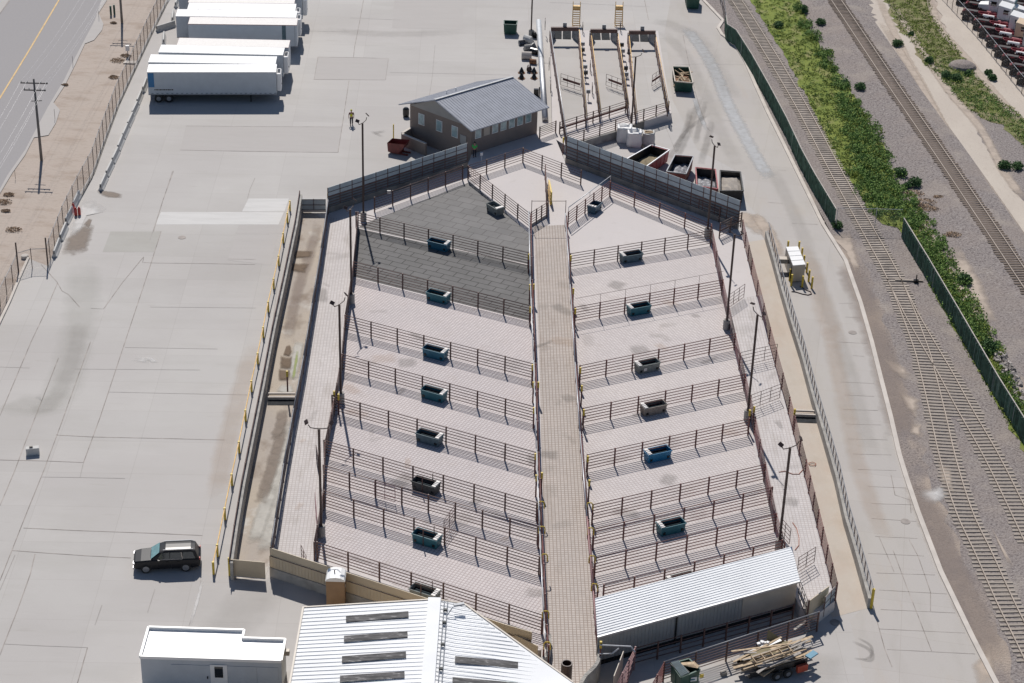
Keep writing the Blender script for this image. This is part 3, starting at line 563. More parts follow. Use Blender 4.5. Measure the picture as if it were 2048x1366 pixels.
# raised cable on the second right fence
o,a,b=RF[1]; m=MB(); d=b-a
for i in range(1,6): q=Vector((0,0,0))+d*(i/6); m.tube(a+q+Vector((0,0,1.8)),a+q+Vector((0,0,2.75)),.02,5)
m.tube(a+Vector((0,0,2.75)),b+Vector((0,0,2.75)),.018,5); m.build('raised_cable','pipe',o)
# top pens
fence((936.4,331),(1062,428.5),5,'diagonal pipe fence between the rubber mats and the top pale pen')
fence((936.4,331),(1046.5,295),3,'short pipe fence closing the top pale pen beside the shaded lane')
fence((1046.5,296.6),(1162.7,340.5),3,'pipe fence on the upper right side of the top pale pen')
fence((749,394.5),(925.6,331.5),5,'pipe fence between the rubber mats and the shaded left entry lane')
fence((714.7,370.3),(909.5,311.7),5,'dark pipe fence in front of the upper left blue sheet wall')
fence((661,386),(714.7,370.3),1,'short dark pipe fence at the upper left platform corner')
fence((1163,302),(1440.6,415),7,'pipe fence just in front of the upper right blue sheet wall')
fence((1134,288),(1163,302),1,'short pipe fence at the head of the upper right entry lane')
fence((1221,364),(1423,448),4,'pipe fence between the triangular plain pen and upper right lane',mat='pipeR')
fence((1137,424),(1221,361),5,'diagonal fence with a navy trough and pale top pipe at the triangular pen',mat='pipeR',top=(2.35,'galv',.0))
fence((1091,330),(1095,404),3,'dark solid swing fence dividing the two top pens',panel=(.1,1.5,'darkpanel'))
fence((1063,424),(1094,405),3,'short diagonal fence at the head of the main alley',panel=(.0,.35,'concw'))
fence((1441,446),(1484,425),2,'gate fence closing the right side alley at the top',h=1.8,panel=(.75,.95,'pipe'))
# central alley
cl=[(1062,428),(1065,560),(1072,727),(1078,905),(1085,1070),(1094,1250),(1098,1290)]
cr=[(1133,432),(1143,575),(1153,731),(1163,870),(1177,1040),(1190,1190),(1196,1270)]
nm=['top','upper','upper middle','middle','lower middle','lowest']
for i in range(len(cl)-1):
    fence(cl[i],cl[i+1],3 if i<5 else 1,f'{nm[i]} stretch of fence on the left side of the main alley',top=(2.15,'galv',-.25),mat='pipeR',group='fences lining the main alley')
    fence(cr[i],cr[i+1],3 if i<5 else 2,f'{nm[i]} stretch of fence on the right side of the main alley',top=(2.15,'galv' if i<4 else 'pipeP',-.15),mat='pipeR',group='fences lining the main alley',panel=(.1,1.1,'darkpanel') if i in(1,2,3) else None)
o=thing('overhead_gantry','thin pipe frame over the head of the main alley','frame',tuple(G(1063,440,P)))
a=Vector((*G2(1063,424,2.8),P)); b=Vector((*G2(1131,424,2.8),P))
MB().tube(a,a+Vector((0,0,3.2)),.035).tube(b,b+Vector((0,0,3.2)),.035).build('upright','pipe',o)
MB().tube(a+Vector((0,0,3.1)),b+Vector((0,0,3.1)),.03).build('crossbar','pipe',o)
# left side alley
ll=[(656,398),(641,500),(623,610),(606,715),(586,820),(566,930),(549,1040),(541,1094)]
lr=[(716,424),(707,523),(690,630),(684,708),(668,796),(650,883),(646,985),(628,1084)]
for i in range(7):
    fence(ll[i],ll[i+1],3,f'{ordn[i]} stretch from the top of solid fence beside the trench',top=(1.98,'galvd',.06),panel=(.05,1.35,'darkpanel'),group='solid fences along the left trench')
    fence(lr[i],lr[i+1],3,f'{ordn[i]} stretch from the top between left pens and their side alley',panel=(.05,1.1,'darkpanel'),group='fences between the left pens and side alley')
# right side alley, inner zigzag and outer
rin=[(1423,448),(1446,559),(1471,667),(1491,748),(1511,835),(1531,925),(1553,1027),(1570,1085)]
for i in range(7):
    fence(rin[i],rin[i+1],2,f'{ordn[i]} stretch from the top between right pens and their side alley',mat='pipeR',panel=(.05,.7,'darkpanel') if i%2 else None,group='fences between the right pens and side alley')
for i in range(len(endR)-1):
    fence(endR[i],endR[i+1],3 if i<5 else 4,f'{ordn[i]} stretch from the top of the platform outer right fence',mat='pipeR',group='outer right platform fence')
# small swing gates
def gate(A,B,label,z=P,h=1.5,rails=5,mat='pipe',v=1,lift=.2):
    a=Vector((*G2(*A,z+h+lift),z+lift)); b=Vector((*G2(*B,z+h+lift),z+lift)); o=thing('livestock_gate',label,'gate',tuple(a),group='livestock gates')
    for k in range(rails): MB().tube(a+Vector((0,0,h*k/(rails-1))),b+Vector((0,0,h*k/(rails-1))),.025,6).build('gate_rail',mat,o)
    for k in range(v+2): q=lerp(a,b,k/(v+1)); MB().tube(q,q+Vector((0,0,h)),.028,6).build('gate_upright',mat,o)
    return o
gate((749,963),(790,974),'faded red gate set in the troughless left fence',mat='pipeP')
gate((888,1041),(910,1010),'small open gate behind the teal trough near the bottom left pens')
gate((632,890),(640,930),'narrow open gate hanging in the left side alley')
gate((630,985),(634,1035),'second open gate lower down in the left side alley',mat='pipeP')
gate((602,1090),(612,1112),'tiny gate beside the cream wall in the left side alley')
gate((1458,590),(1490,568),'open gate in the right side alley by the tall lamp',v=2)
gate((1482,705),(1555,688),'gate across the right side alley above the third lamp',mat='pipe',v=2)
gate((1503,790),(1562,768),'second gate across the right side alley below the third lamp',v=2)
gate((1598,1115),(1632,1094),'open gate beside the right end of the white shed roof',v=1)
gate((1562,1035),(1582,1058),'leaning gate beside the lamp above the shed',v=1)
gate((1600,1160),(1615,1200),'dark gate at the lower right end of the side alley',mat='black',v=2)
# handle posts in yellow
def yhoop(px,py,label,side=1,z=P,h=2.2,w=.5,low=False):
    g=Vector((*G2(px,py,z+h),z)); o=thing('yellow_gate_stop',label,'gate stop',tuple(g),group='yellow gate stops by the main alley')
    o_=.0
    if low:
        MB().bar(g+Vector((0,0,.0)),g+Vector((0,0,h-.6)),.13).build('post','pipeR',o); MB().bar(g+Vector((0,0,h-.6)),g+Vector((0,0,h)),.17).build('yellow_sleeve','yellow',o)
    else:
        MB().bar(g,g+Vector((0,0,h-.7)),.14).build('post','pipeR',o)
        p=[g+Vector((0,0,h-.75)),g+Vector((0,0,h-.15)),g+Vector((w*.25*side,0,h)),g+Vector((w*.8*side,0,h)),g+Vector((w*side,0,h-.2)),g+Vector((w*side,0,h-.7))]
        MB().path(p,.05,8).build('yellow_hoop','yellow',o,smooth=True)
yl=[(1058,508,1),(1060,569,1),(1061,614,1),(1065,729,1),(1067,764,1),(1068,815,1),(1071,907,1),(1073,950,1),(1077,1003,0),(1078,1053,0),(1083,1108,0),(1085,1222,0),(1088,1284,0)]
for i,(x,y,l) in enumerate(yl): yhoop(x,y,f'yellow gate stop left of the main alley, number {i+1} counted from the top' ,1,low=bool(l))
yr=[(1142,511,1),(1147,577,1),(1151,617,1),(1161,735,1),(1164,771,1),(1168,819,1),(1176,912,1),(1179,960,1),(1186,1006,0),(1188,1056,0),(1191,1112,0),(1196,1168,0),(1202,1283,1)]
for i,(x,y,l) in enumerate(yr): yhoop(x,y,f'yellow gate stop right of the main alley, number {i+1} counted from the top',-1,low=bool(l))
for x,y,l in [(1077,764,'yellow gate stop standing inside the main alley fence midway down'),(1068,568,'yellow gate stop by the alley beside the rubber mats, inner of the pair'),(1084,945,'inner yellow gate stop left of the main alley beside the charcoal trough pen'),(668,782,'yellow gate stop left of the lamp post in the left side alley'),(677,788,'yellow gate stop right beside the lamp post in the left side alley'),(574,742,'yellow sleeve post on the solid trench fence'),(1500,820,'yellow gate stop beside the middle right lamp post, left of the pair'),(1509,813,'yellow gate stop beside the middle right lamp post, right of the pair'),(1590,818,'yellow gate stop at the right edge beam crossing'),(656,386,'yellow post at the top left platform corner'),(1127,275,'yellow gate post at the head of the upper right lane')]: yhoop(x,y,l,1,low=True)

# ---------------------------------------------------------------- sheet walls at the top
def sheetwall(a,b,zt,zb,label,n,mat2,wallz=1.7):
    a=Vector((a.x,a.y,0)); b=Vector((b.x,b.y,0)); o=thing('sheet_wall',label,'wall',tuple(a)); 
    MB().bar(a+Vector((0,0,wallz/2)),b+Vector((0,0,wallz/2)),.28,wallz).build('base_wall','concd',o)
    MB().bar(a+Vector((0,0,(zt+zb)/2)),b+Vector((0,0,(zt+zb)/2)),.04,zt-zb).build('sheet','panelblue',o); MB().bar(a+Vector((0,0,(wallz+zb)/2)),b+Vector((0,0,(wallz+zb)/2)),.03,zb-wallz).build('lower_sheet','lowsheet',o)  # lower sheet added solid and dark to stand for the shade below the panels
    d=b-a
    m0=None
    for i in range(n+1):
        q=a+d*(i/n)
        if m0 is None:
            m=MB().box((0,0,(zt+wallz)/2),(.09,.12,zt-wallz)); k=OFF.pop(o.name); m0=m.build('post',mat2,o); OFF[o.name]=k; m0.location=q-a
        else: inst(m0,o,q-a)
    nrm=Vector((d.y,-d.x,0)).normalized()*.05
    m=MB(); m.bar(a+nrm+Vector((0,0,(zt+zb)/2)),b+nrm+Vector((0,0,(zt+zb)/2)),.03,.05)
    m.bar(a+nrm+Vector((0,0,zb)),b+nrm+Vector((0,0,zb)),.06,.14)
    for k in range(3): m.bar(a+nrm+Vector((0,0,wallz+.2+k*(zb-wallz-.2)/3)),b+nrm+Vector((0,0,wallz+.2+k*(zb-wallz-.2)/3)),.04,.06)
    m.build('rail','pipe',o); return o
sheetwall(W1a,W1b,4.0,2.9,'upper left sheet wall of pale blue panels on a concrete base',12,'pipe')
sheetwall(W2a,W2b,4.4,3.1,'upper right sheet wall of pale blue panels on a concrete base',15,'pipe')
m=MB()
tL=G(655,399,2.2); 

# ================================================================ TRENCH (left) and its wall
W=[(602,382),(593,440),(572,540),(548,650),(527,760),(507,860),(487,960),(472,1050),(462,1118)]
Wp=[Vector((*G2(x,y,2.1),0)) for x,y in W]
floor('trench_floor',[tuple(v.xy) for v in Wp]+[G2(530,1156,0),G2(541,1100,P),G2(657,425,P)],'trench',.02)
o=thing('trench_wall','long shaded concrete wall with pipe railing along the left trench','wall',tuple(Wp[0]))
m=MB()
for a,b in zip(Wp,Wp[1:]): m.bar(a+Vector((0,0,.85)),b+Vector((0,0,.85)),.25,1.7)
m.build('wall','concw',o)
m=MB(); r=MB(); k=0
for a,b in zip(Wp,Wp[1:]):
    n=max(1,int((b-a).length/2.2))
    for i in range(n): q=lerp(a,b,i/n)+Vector((-.16,0,0)); MB_=None; m.box(q+Vector((0,0,1.15)),(.09,.09,2.0))
    for zz in (1.6,1.85,2.12): r.tube(a+Vector((-.16,0,zz)),b+Vector((-.16,0,zz)),.035,6)
r.build('rail','pipe',o)
pa=None
for a,b in zip(Wp,Wp[1:]):
    n=max(1,int((b-a).length/2.4))
    for i in range(n):
        q=lerp(a,b,i/n)+Vector((-.16,0,0))-Wp[0]
        if pa is None:
            kk=OFF.pop(o.name); pa=MB().box((0,0,1.12),(.1,.1,2.05)).build('post','pipe',o); OFF[o.name]=kk; pa.location=q
        else: inst(pa,o,q)
# trench contents
for pts,mt,nm2 in [([(572,692),(580,688),(584,702),(578,712),(566,710)],'manure','dried_manure'),([(562,712),(584,714),(582,738),(560,736)],'manure','dried_manure'),([(558,738),(580,740),(578,760),(557,760)],'manure','dried_manure'),([(590,500),(625,502),(622,514),(588,516)],'manure','dried_manure'),([(585,525),(618,528),(610,545),(580,540)],'manure','dried_manure')]:
    oo=blob(nm2,pts,'s_'+mt,.03,grow=.2)
streak('track_grime',[(1660,-10),(1781,171),(1898,342),(2047,565)],2.0,'s_brown',.375); streak('sludge',[(600,680),(594,705),(588,735),(582,762)],1.3,'s_sludge',.02); streak('sludge',[(553,775),(570,778),(588,776)],1.8,'s_sludge',.02); streak('green_slime',[(596,700),(590,735),(586,760)],.35,'s_slime',.02); streak('sludge',[(588,835),(568,900),(552,965),(540,1040),(525,1105)],1.7,'s_sludge',.02); streak('sludge',[(548,965),(525,1030),(505,1090)],1.6,'s_sludge',.02); streak('trench_stain',[(570,840),(545,930),(518,1010)],1.4,'s_mud',.02); streak('dried_manure',[(566,815),(560,850),(548,880)],1.3,'s_mud',.02); streak('trench_stain',[(640,440),(615,520),(590,600),(575,680)],1.5,'s_brown',.02)
def beamcross(A,B,label,depth=1.3):
    a=G(*A,.02);b=G(*B,.02); o=thing('channel_crossing',label,'channel crossing',tuple(a)); u=(b-a).normalized()
    yv=Vector((-u.y,u.x,0)) if u.x>0 else Vector((u.y,-u.x,0))
    up=Vector((0,0,1))
    MB().bar(a+yv*.0+up*.03,b+up*.03,1.3,.03,up=(0,0,1)).build('drain_opening_shade','grate_recess',o) if 0 else MB().poly([tuple((a-yv*.95).xy),tuple((b-yv*.95).xy),tuple((b+yv*.7).xy),tuple((a+yv*.7).xy)],.05).build('drain_opening_shade','grate_recess',o)  # flat dark sheet painted in for the shade inside the open drain
    for k in (.75,.05): MB().bar(a+yv*k+up*.25,b+yv*k+up*.25,.2,.16).build('beam','kerb',o)
beamcross((536,800),(590,800),'concrete beam crossing over a dark drain in the left trench')
beamcross((1590,834),(1640,836),'concrete beam crossing over a dark drain in the right lane')
# upper trench gate, lower cream gate
a=G(604,425,0);b=G(652,425,0); o=thing('trench_gate','blue grey sheet gate closing the top of the left trench','gate',tuple(a))
MB().bar(a+Vector((0,0,.9)),b+Vector((0,0,.9)),.06,1.5).build('panel','panelblue',o); MB().bar(a+Vector((0,-.1,.25)),b+Vector((0,-.1,.25)),.25,.2).build('sill','kerb',o)
m=MB(); 
for zz in(.35,.95,1.6): m.bar(a+Vector((0,-.06,zz)),b+Vector((0,-.06,zz)),.05,.05)
m.bar(lerp(a,b,.5)+Vector((0,-.06,.2)),lerp(a,b,.5)+Vector((0,-.06,1.7)),.06); m.build('frame','pipe',o)
a=G(463,1152,0.15);b=G(531,1158,0.15); o=thing('trench_gate','cream sheet gate at the bottom end of the left trench','gate',tuple(a))
MB().bar(a+Vector((0,0,.85)),b+Vector((0,0,.85)),.05,1.6).build('panel','cream',o)
m=MB()
for i in range(18): q=lerp(a,b,(i+.5)/18); m.box(q+Vector((0,-.035,.85)),(.03,.02,1.6))
m.build('panel_rib','cream',o); MB().bar(a+Vector((0,0,.03)),b+Vector((0,0,.03)),.07,.08).build('bottom_rail','galv',o)
g=G(460,1151,0); o=MB().tube(g,g+Vector((0,0,1.75)),.12,12).build('bollard','yellow'); tag(o,'yellow bollard at the bottom end of the trench wall','bollard')

# cream sheet wall along the bottom of the left pens
wl=[(541,1094),(857,1196),(1010,1247),(1065,1263)]
wp=[Vector((*G2(x,y,2.75),0)) for x,y in wl]
o=thing('sheet_wall','long cream sheet wall on a grey concrete base below the left pens','wall',tuple(wp[0]))
m1=MB();m2=MB();m3=MB();m4=MB()
for a,b in zip(wp,wp[1:]):
    n_=Vector(((b-a).y,-(b-a).x,0)).normalized()
    m1.bar(a+n_*.1+Vector((0,0,.45)),b+n_*.1+Vector((0,0,.45)),.35,.9); m2.bar(a+n_*.16+Vector((0,0,1.45)),b+n_*.16+Vector((0,0,1.45)),.05,1.1); m4.bar(a+n_*.1+Vector((0,0,2.38)),b+n_*.1+Vector((0,0,2.38)),.06,.76); m3.bar(a+n_*.2+Vector((0,0,2.01)),b+n_*.2+Vector((0,0,2.01)),.05,.03)
    for i in range(int((b-a).length/.3)): q=lerp(a,b,i*.3/(b-a).length)+n_*.2; m2.box(q+Vector((0,0,1.45)),(.03,.03,1.08))
m1.build('concrete_base','concw',o); m2.build('lower_sheet','cream',o); m3.build('seam','pipe',o); m4.build('upper_sheet','cream',o)
a=Vector((*G2(1068,1268,2.0),0)); b=Vector((*G2(1075,1290,1.6),0))
g=G(1040,1275,1.6); o=thing('sheet_wall','short lower cream panel at the inner end of the cream wall','wall',tuple(g))
MB().bar(Vector((*G2(1010,1258,2.2),1.1)),Vector((*G2(1076,1290,2.2),1.1)),.05,2.0).build('sheet','cream',o)

# curved walls at the foot of the main alley
def curvewall(pts,label,h0=0,h1=1.9,w_=.28,zz=1.9):
    ps=[Vector((*G2(x,y,zz),0)) for x,y in pts]; c=[]
    for i in range(len(ps)-1):
        a=ps[max(i-1,0)];b=ps[i];cc=ps[i+1];d=ps[min(i+2,len(ps)-1)]
        for k in range(6): t=k/6; c.append(.5*((2*b)+(cc-a)*t+(2*a-5*b+4*cc-d)*t*t+(3*b-a-3*cc+d)*t**3))
    c.append(ps[-1]); m=MB()
    for a,b in zip(c,c[1:]): m.bar(a+Vector((0,0,(h0+h1)/2)),b+(b-a).normalized()*.03+Vector((0,0,(h0+h1)/2)),w_,h1-h0)
    tag(m.build('curved_wall','concw'),label,'wall','curved concrete walls at the alley foot')
curvewall([(1198,1262),(1200,1290),(1197,1318),(1187,1335),(1170,1352),(1160,1372),(1155,1400)],'curved concrete wall on the right at the foot of the main alley')
curvewall([(1098,1268),(1099,1290),(1093,1308),(1082,1318)],'curved concrete wall on the left at the foot of the main alley')
g=G(1132,1362,P); o=MB().lathe(g,[(.42,0),(.42,1.7),(.34,1.7),(.34,.3)],16).build('black_pipe','polem'); tag(o,'upright black pipe standing in the foot of the main alley','pipe')

# ---------------------------------------------------------------- right lane wall with guard
RW=[(1535,462),(1549,510),(1565,570),(1583,632),(1606,704),(1629,790),(1650,860),(1676,950),(1694,1030),(1715,1100),(1742,1196)]
rw=[Vector((*G2(x-2,y,1.0),0)) for x,y in RW]
floor('dusty_lane_floor',[tuple(v.xy) for v in rw]+[G2(1742,1215),G2(1665,1235),G2(1640,1160,P)]+[ (p[0],p[1]) for p in rightE[::-1]],'tan',.008)
o=thing('lane_wall','long low concrete wall with close set guard fence on the right','wall',tuple(rw[0]))
m=MB(); r=MB(); ms=MB(); post=None; net_v=[]; 
for a,b in zip(rw,rw[1:]):
    m.bar(a+Vector((0,0,.49)),b+(b-a).normalized()*.02+Vector((0,0,.49)),.26,.98)
    d=(b-a).normalized(); n_=Vector((-d.y,d.x,0)); n_=n_ if n_.x>0 else -n_; e=n_*.14
    for zz in(1.08,2.08): r.tube(a+e+Vector((0,0,zz)),b+e+Vector((0,0,zz)),.035,6)
m.build('wall','concw',o); r.build('guard_rail','galvd',o)
tot=resample(rw,1.25)
for i,(q,d) in enumerate(tot[:99]):
    n_=Vector((-d.y,d.x,0)); n_=n_ if n_.x>0 else -n_; q=q+n_*.14-rw[0]
    if post is None:
        kk=OFF.pop(o.name); post=MB().box((0,0,1.5),(.07,.07,1.2)).build('guard_post','pipe',o); OFF[o.name]=kk; post.location=q
    else: inst(post,o,q)
def cloth(name,pts,z0,z1,mat,parent,off=(0,0,0)):
    me=bpy.data.meshes.new(name); v=[];f=[];uv=[];acc=0; oo=OFF[parent.name]; ps=[Vector(p) for p in pts]; L=[0]
    for a,b in zip(ps,ps[1:]): L.append(L[-1]+(b-a).length)
    for p,l in zip(ps,L): v+= [tuple(p+Vector(off)+Vector((0,0,z0))-oo),tuple(p+Vector(off)+Vector((0,0,z1))-oo)]; uv+=[(l,z0),(l,z1)]
    f=[(2*i,2*i+2,2*i+3,2*i+1) for i in range(len(ps)-1)]
    me.from_pydata(v,[],f); ul=me.uv_layers.new(name='UVMap')
    for lp in me.loops: ul.data[lp.index].uv=uv[lp.vertex_index]
    me.materials.append(M[mat]); ob=bpy.data.objects.new(name,me); COL.objects.link(ob); ob.parent=parent; return ob
cloth('guard_mesh',rw,1.0,2.05,'finewire',o,(.14,0,0))
g=rw[-1]+Vector((.2,0,0)); oo=MB().tube(g,g+Vector((.0,.0,1.9)),.12,12).build('bollard','yellow'); tag(oo,'yellow bollard at the bottom end of the long guard fence wall','bollard')

# ================================================================ TROUGHS
def trough(name,mat,L=2.4,W_=1.1,H=.9):
    """open stock tank: tapered walls, rim, water, valve cover"""
    parts=[]
    o=thing(name,'', 'water trough',(0,0,0),world=False,group='stock water troughs on the pen fences')
    m=MB(); t=.06
    def ring(l,w_,z): return [(-l/2,-w_/2,z),(l/2,-w_/2,z),(l/2,w_/2,z),(-l/2,w_/2,z)]
    R=[ring(L-.18,W_-.16,0),ring(L-.06,W_-.06,H-.1),ring(L+.06,W_+.06,H-.08),ring(L+.06,W_+.06,H),ring(L-2*t,W_-2*t,H),ring(L-.3,W_-.3,.12)]
    v=[p for r_ in R for p in r_]; f=[(3,2,1,0)]
    for k in range(len(R)-1):
        for i in range(4): f.append((4*k+i,4*k+(i+1)%4,4*k+4+(i+1)%4,4*k+4+i))
    k=4*(len(R)-1); f.append((k,k+1,k+2,k+3)); m._a(v,f); m.build('tank',mat,o,bevel=.03)
    return o
def place_trough(F,t,mat,label,valve=1,offs=-.5,post=False,rzadd=0,L=2.35):
    o_,a,b=F; u=(b-a).normalized(); n=Vector((u.y,-u.x,0)); q=a+(b-a)*t+n*.36
    o=trough('water_trough',mat,L); o['label']=label; o.location=q; ang=atan2(u.y,u.x)+rzadd; o.rotation_euler=(0,0,ang)
    MB().box((L/2-.22 if valve>0 else -L/2+.22,0,.92),(.34,.98,.1)).build('valve_cover','valve',o)
    MB().box((0,0,.5),(L-.26,.86,.03)).build('water','water',o)
    for s in (-1,1): MB().box((s*L*.36,-.52,.3),(.22,.04,.22)).build('fork_pocket','black',o)
    if post:
        MB().tube((-.1,-.5,0),(-.1,-.5,1.7),.05).build('standpipe','pipe',o); MB().tube((.35,.55,.1),(.35,.55,1.5),.04).build('standpipe','pipe',o)
    return o
tl=[(0,'blueA','blue water trough on the fence crossing the black mats',False),(1,'teal','teal water trough on the near edge of the black mats',False),(2,'blueA','dark blue water trough third down on the left pens',False),(3,'teal','teal water trough fourth down on the left pens',False),(4,'slateT','slate water trough fifth down on the left pens',False),(5,'darkT','charcoal water trough with upright pipe on the left pens',True),(7,'teal','teal inside water trough with two pipes near the bottom left',True),(8,'greyT','grey water trough beside the cream wall',True)]
for i,mt,lb,ps in tl: place_trough(LF[i],3.5/7,mt,lb,1,post=ps)
for i,mt,lb,t in [(0,'slateT','slate blue water trough at the triangular plain pen',2.5/6),(1,'teal','teal water trough below the raised cable fence',2.5/6),(2,'greyT','grey water trough with a white label, third down on the right',2.5/6),(3,'brownT','brown grey water trough fourth down on the right',2.5/6),(4,'blueB','bright blue water trough on the right pens',2.5/6),(6,'teal','teal water trough just above the shed on the right pens',2.5/6),(8,'greyT','grey water trough half hidden behind the white shed roof',2.5/6)]:
    q=place_trough(RF[i],t,mt,lb,-1)
    if i==2: MB().box((-.45,-.56,.45),(.32,.02,.3)).build('label_plate','valve',q)
class _F: pass
a=Vector((*G2(988,414,P),P)); b=Vector((*G2(1014,430,P),P)); q=place_trough((None,a-Vector((.3,.2,0)),b-Vector((.3,.2,0))),.5,'greyT','weathered concrete grey trough on the diagonal fence at the top pens',1,L=2.0)
a=Vector((*G2(1176,432,P),P)); b=Vector((*G2(1200,412,P),P)); q=place_trough((None,a-Vector((.3,-.1,0)),b-Vector((.3,-.1,0))),.5,'navy','navy water trough on the diagonal fence with the pale top pipe',-1,L=1.7)

# ================================================================ LAMP POSTS
def lamp(px,py,z,topy,label,ang=0,ped=True,h=None,tone='concw'):
    g=G(px,py,z); H=h or zat(g,topy); o=thing('lamp_post',label,'lamp post',tuple(g),group='floodlight poles')
    pz=1.05 if ped else 0
    if ped: MB().lathe(g,[(.33,0),(.33,1.0),(.30,1.05)],16).build('pedestal',tone,o,smooth=False)
    MB().box(g+Vector((0,0,pz+.02)),(.35,.35,.05)).bar(g+Vector((0,0,pz)),g+Vector((0,0,H-.35)),.19).build('pole','polem',o)
    c,s=cos(ang),sin(ang); T=g+Vector((0,0,H-.35))
    for sd in(-1,1):
        e=Vector((c*sd,s*sd,0)); a1=[T,T+e*.35+Vector((0,0,.02)),T+e*.7+Vector((0,0,.08)),T+e*.85+Vector((0,0,.35))]
        arm=MB().path(a1,.04,6).build('arm','polem',o)
        k=T+e*1.0+Vector((0,-.05,.62)); R=Matrix.Rotation(ang,3,'Z')@Matrix.Rotation(sd*.7,3,'Y')@Matrix.Rotation(.5,3,'X')
        MB().box(k,(.34,.42,.1),mat=R).build('floodlight','polem',o,bevel=.03)
    return o
lamp(727,442,P,240,'lamp post at the corner of the rubber mat pen below the red hopper',1.1)
lamp(703,606,P,412,'lamp post on a pale pedestal beside the second left fence',1.2)
lamp(682,805,P,602,'lamp post beside yellow stops in the left side alley',1.0)
lamp(643,1072,P,850,'lamp post at the lower left pens with its lights spread wide',.0)
lamp(1414,474,P,285,'lamp post at the right corner of the triangular plain pen',1.9)
lamp(1452,658,P,462,'tallest looking red brown lamp post on the right beside an open gate',2.2)
lamp(1494,840,P,622,'lamp post beside two yellow stops on the right',2.0)
lamp(1557,1100,P,888,'lamp post just above the white shed roof',.55)
lamp(1062,74,0,0,'lamp post on a concrete pedestal beside the buckets near the docks',0,h=11)
lamp(1263,251,P,108,'lamp post in front of the loading docks',.5,ped=False)

# ================================================================ LOADING DOCKS
D=1.0
def dk(px,py,z=D): return Vector((*G2(px,py,z),0))
dock=[dk(1093,68),dk(1320,74),dk(1342,232),dk(1228,285),dk(1120,310),dk(1100,262)]
struct('dock_platform',MB().prism([tuple(v.xy) for v in [dk(1100,60),dk(1316,62),dk(1343,226),dk(1263,250),dk(1130,290),dk(1105,275)]],-.2,D+.002),'plainpen')
def q4(pts,z,name,mat): return struct(name,MB().poly([tuple(dk(*p).xy) for p in pts],z),mat)
chs=[((1103,66),(1157,66),(1167,231),(1127,245)),((1183,68),(1233,68),(1258,216),(1197,232)),((1261,70),(1308,70),(1333,212),(1277,226))]
for c in chs: q4(c,D+.01,'dock_floor','yard')
o=None
W3a,W3b=dk(1343,228),dk(1130,293)
o=thing('dock_wall','stained concrete retaining wall in front of the loading docks','wall',tuple(W3a))
# two stretches: deep dark part, then pale lower part
a,b=Vector((*G2(1340,220,D),0)),Vector((*G2(1267,250,D),0))
MB().bar(a+Vector((0,0,.5)),b+Vector((0,0,.5)),.25,1.02).build('wall','concd',o)
a2,b2=Vector((*G2(1265,252,D),0)),Vector((*G2(1165,283,D),0))
MB().bar(a2+Vector((0,0,.5)),b2+Vector((0,0,.5)),.25,1.02).build('lower_wall','concw',o)
fence((1338,203),(1263,226),3,'front pipe fence of the docks on the right part of the concrete wall',z=D,h=1.4,rails=5,mat='pipe')
fence((1263,229),(1136,270),4,'front pipe fence of the docks on the lower left part of the wall',z=D,h=1.4,rails=5,mat='pipe')
fence((1252,202),(1120,244),4,'rear pipe fence with a thick brown rail across the first two docks',z=D,h=1.5,rails=5,panel=(.55,.8,'pipeR'))
fence((1080,254),(1112,242),1,'short pipe fence between the brick building and the docks',z=D,h=1.5,rails=6)
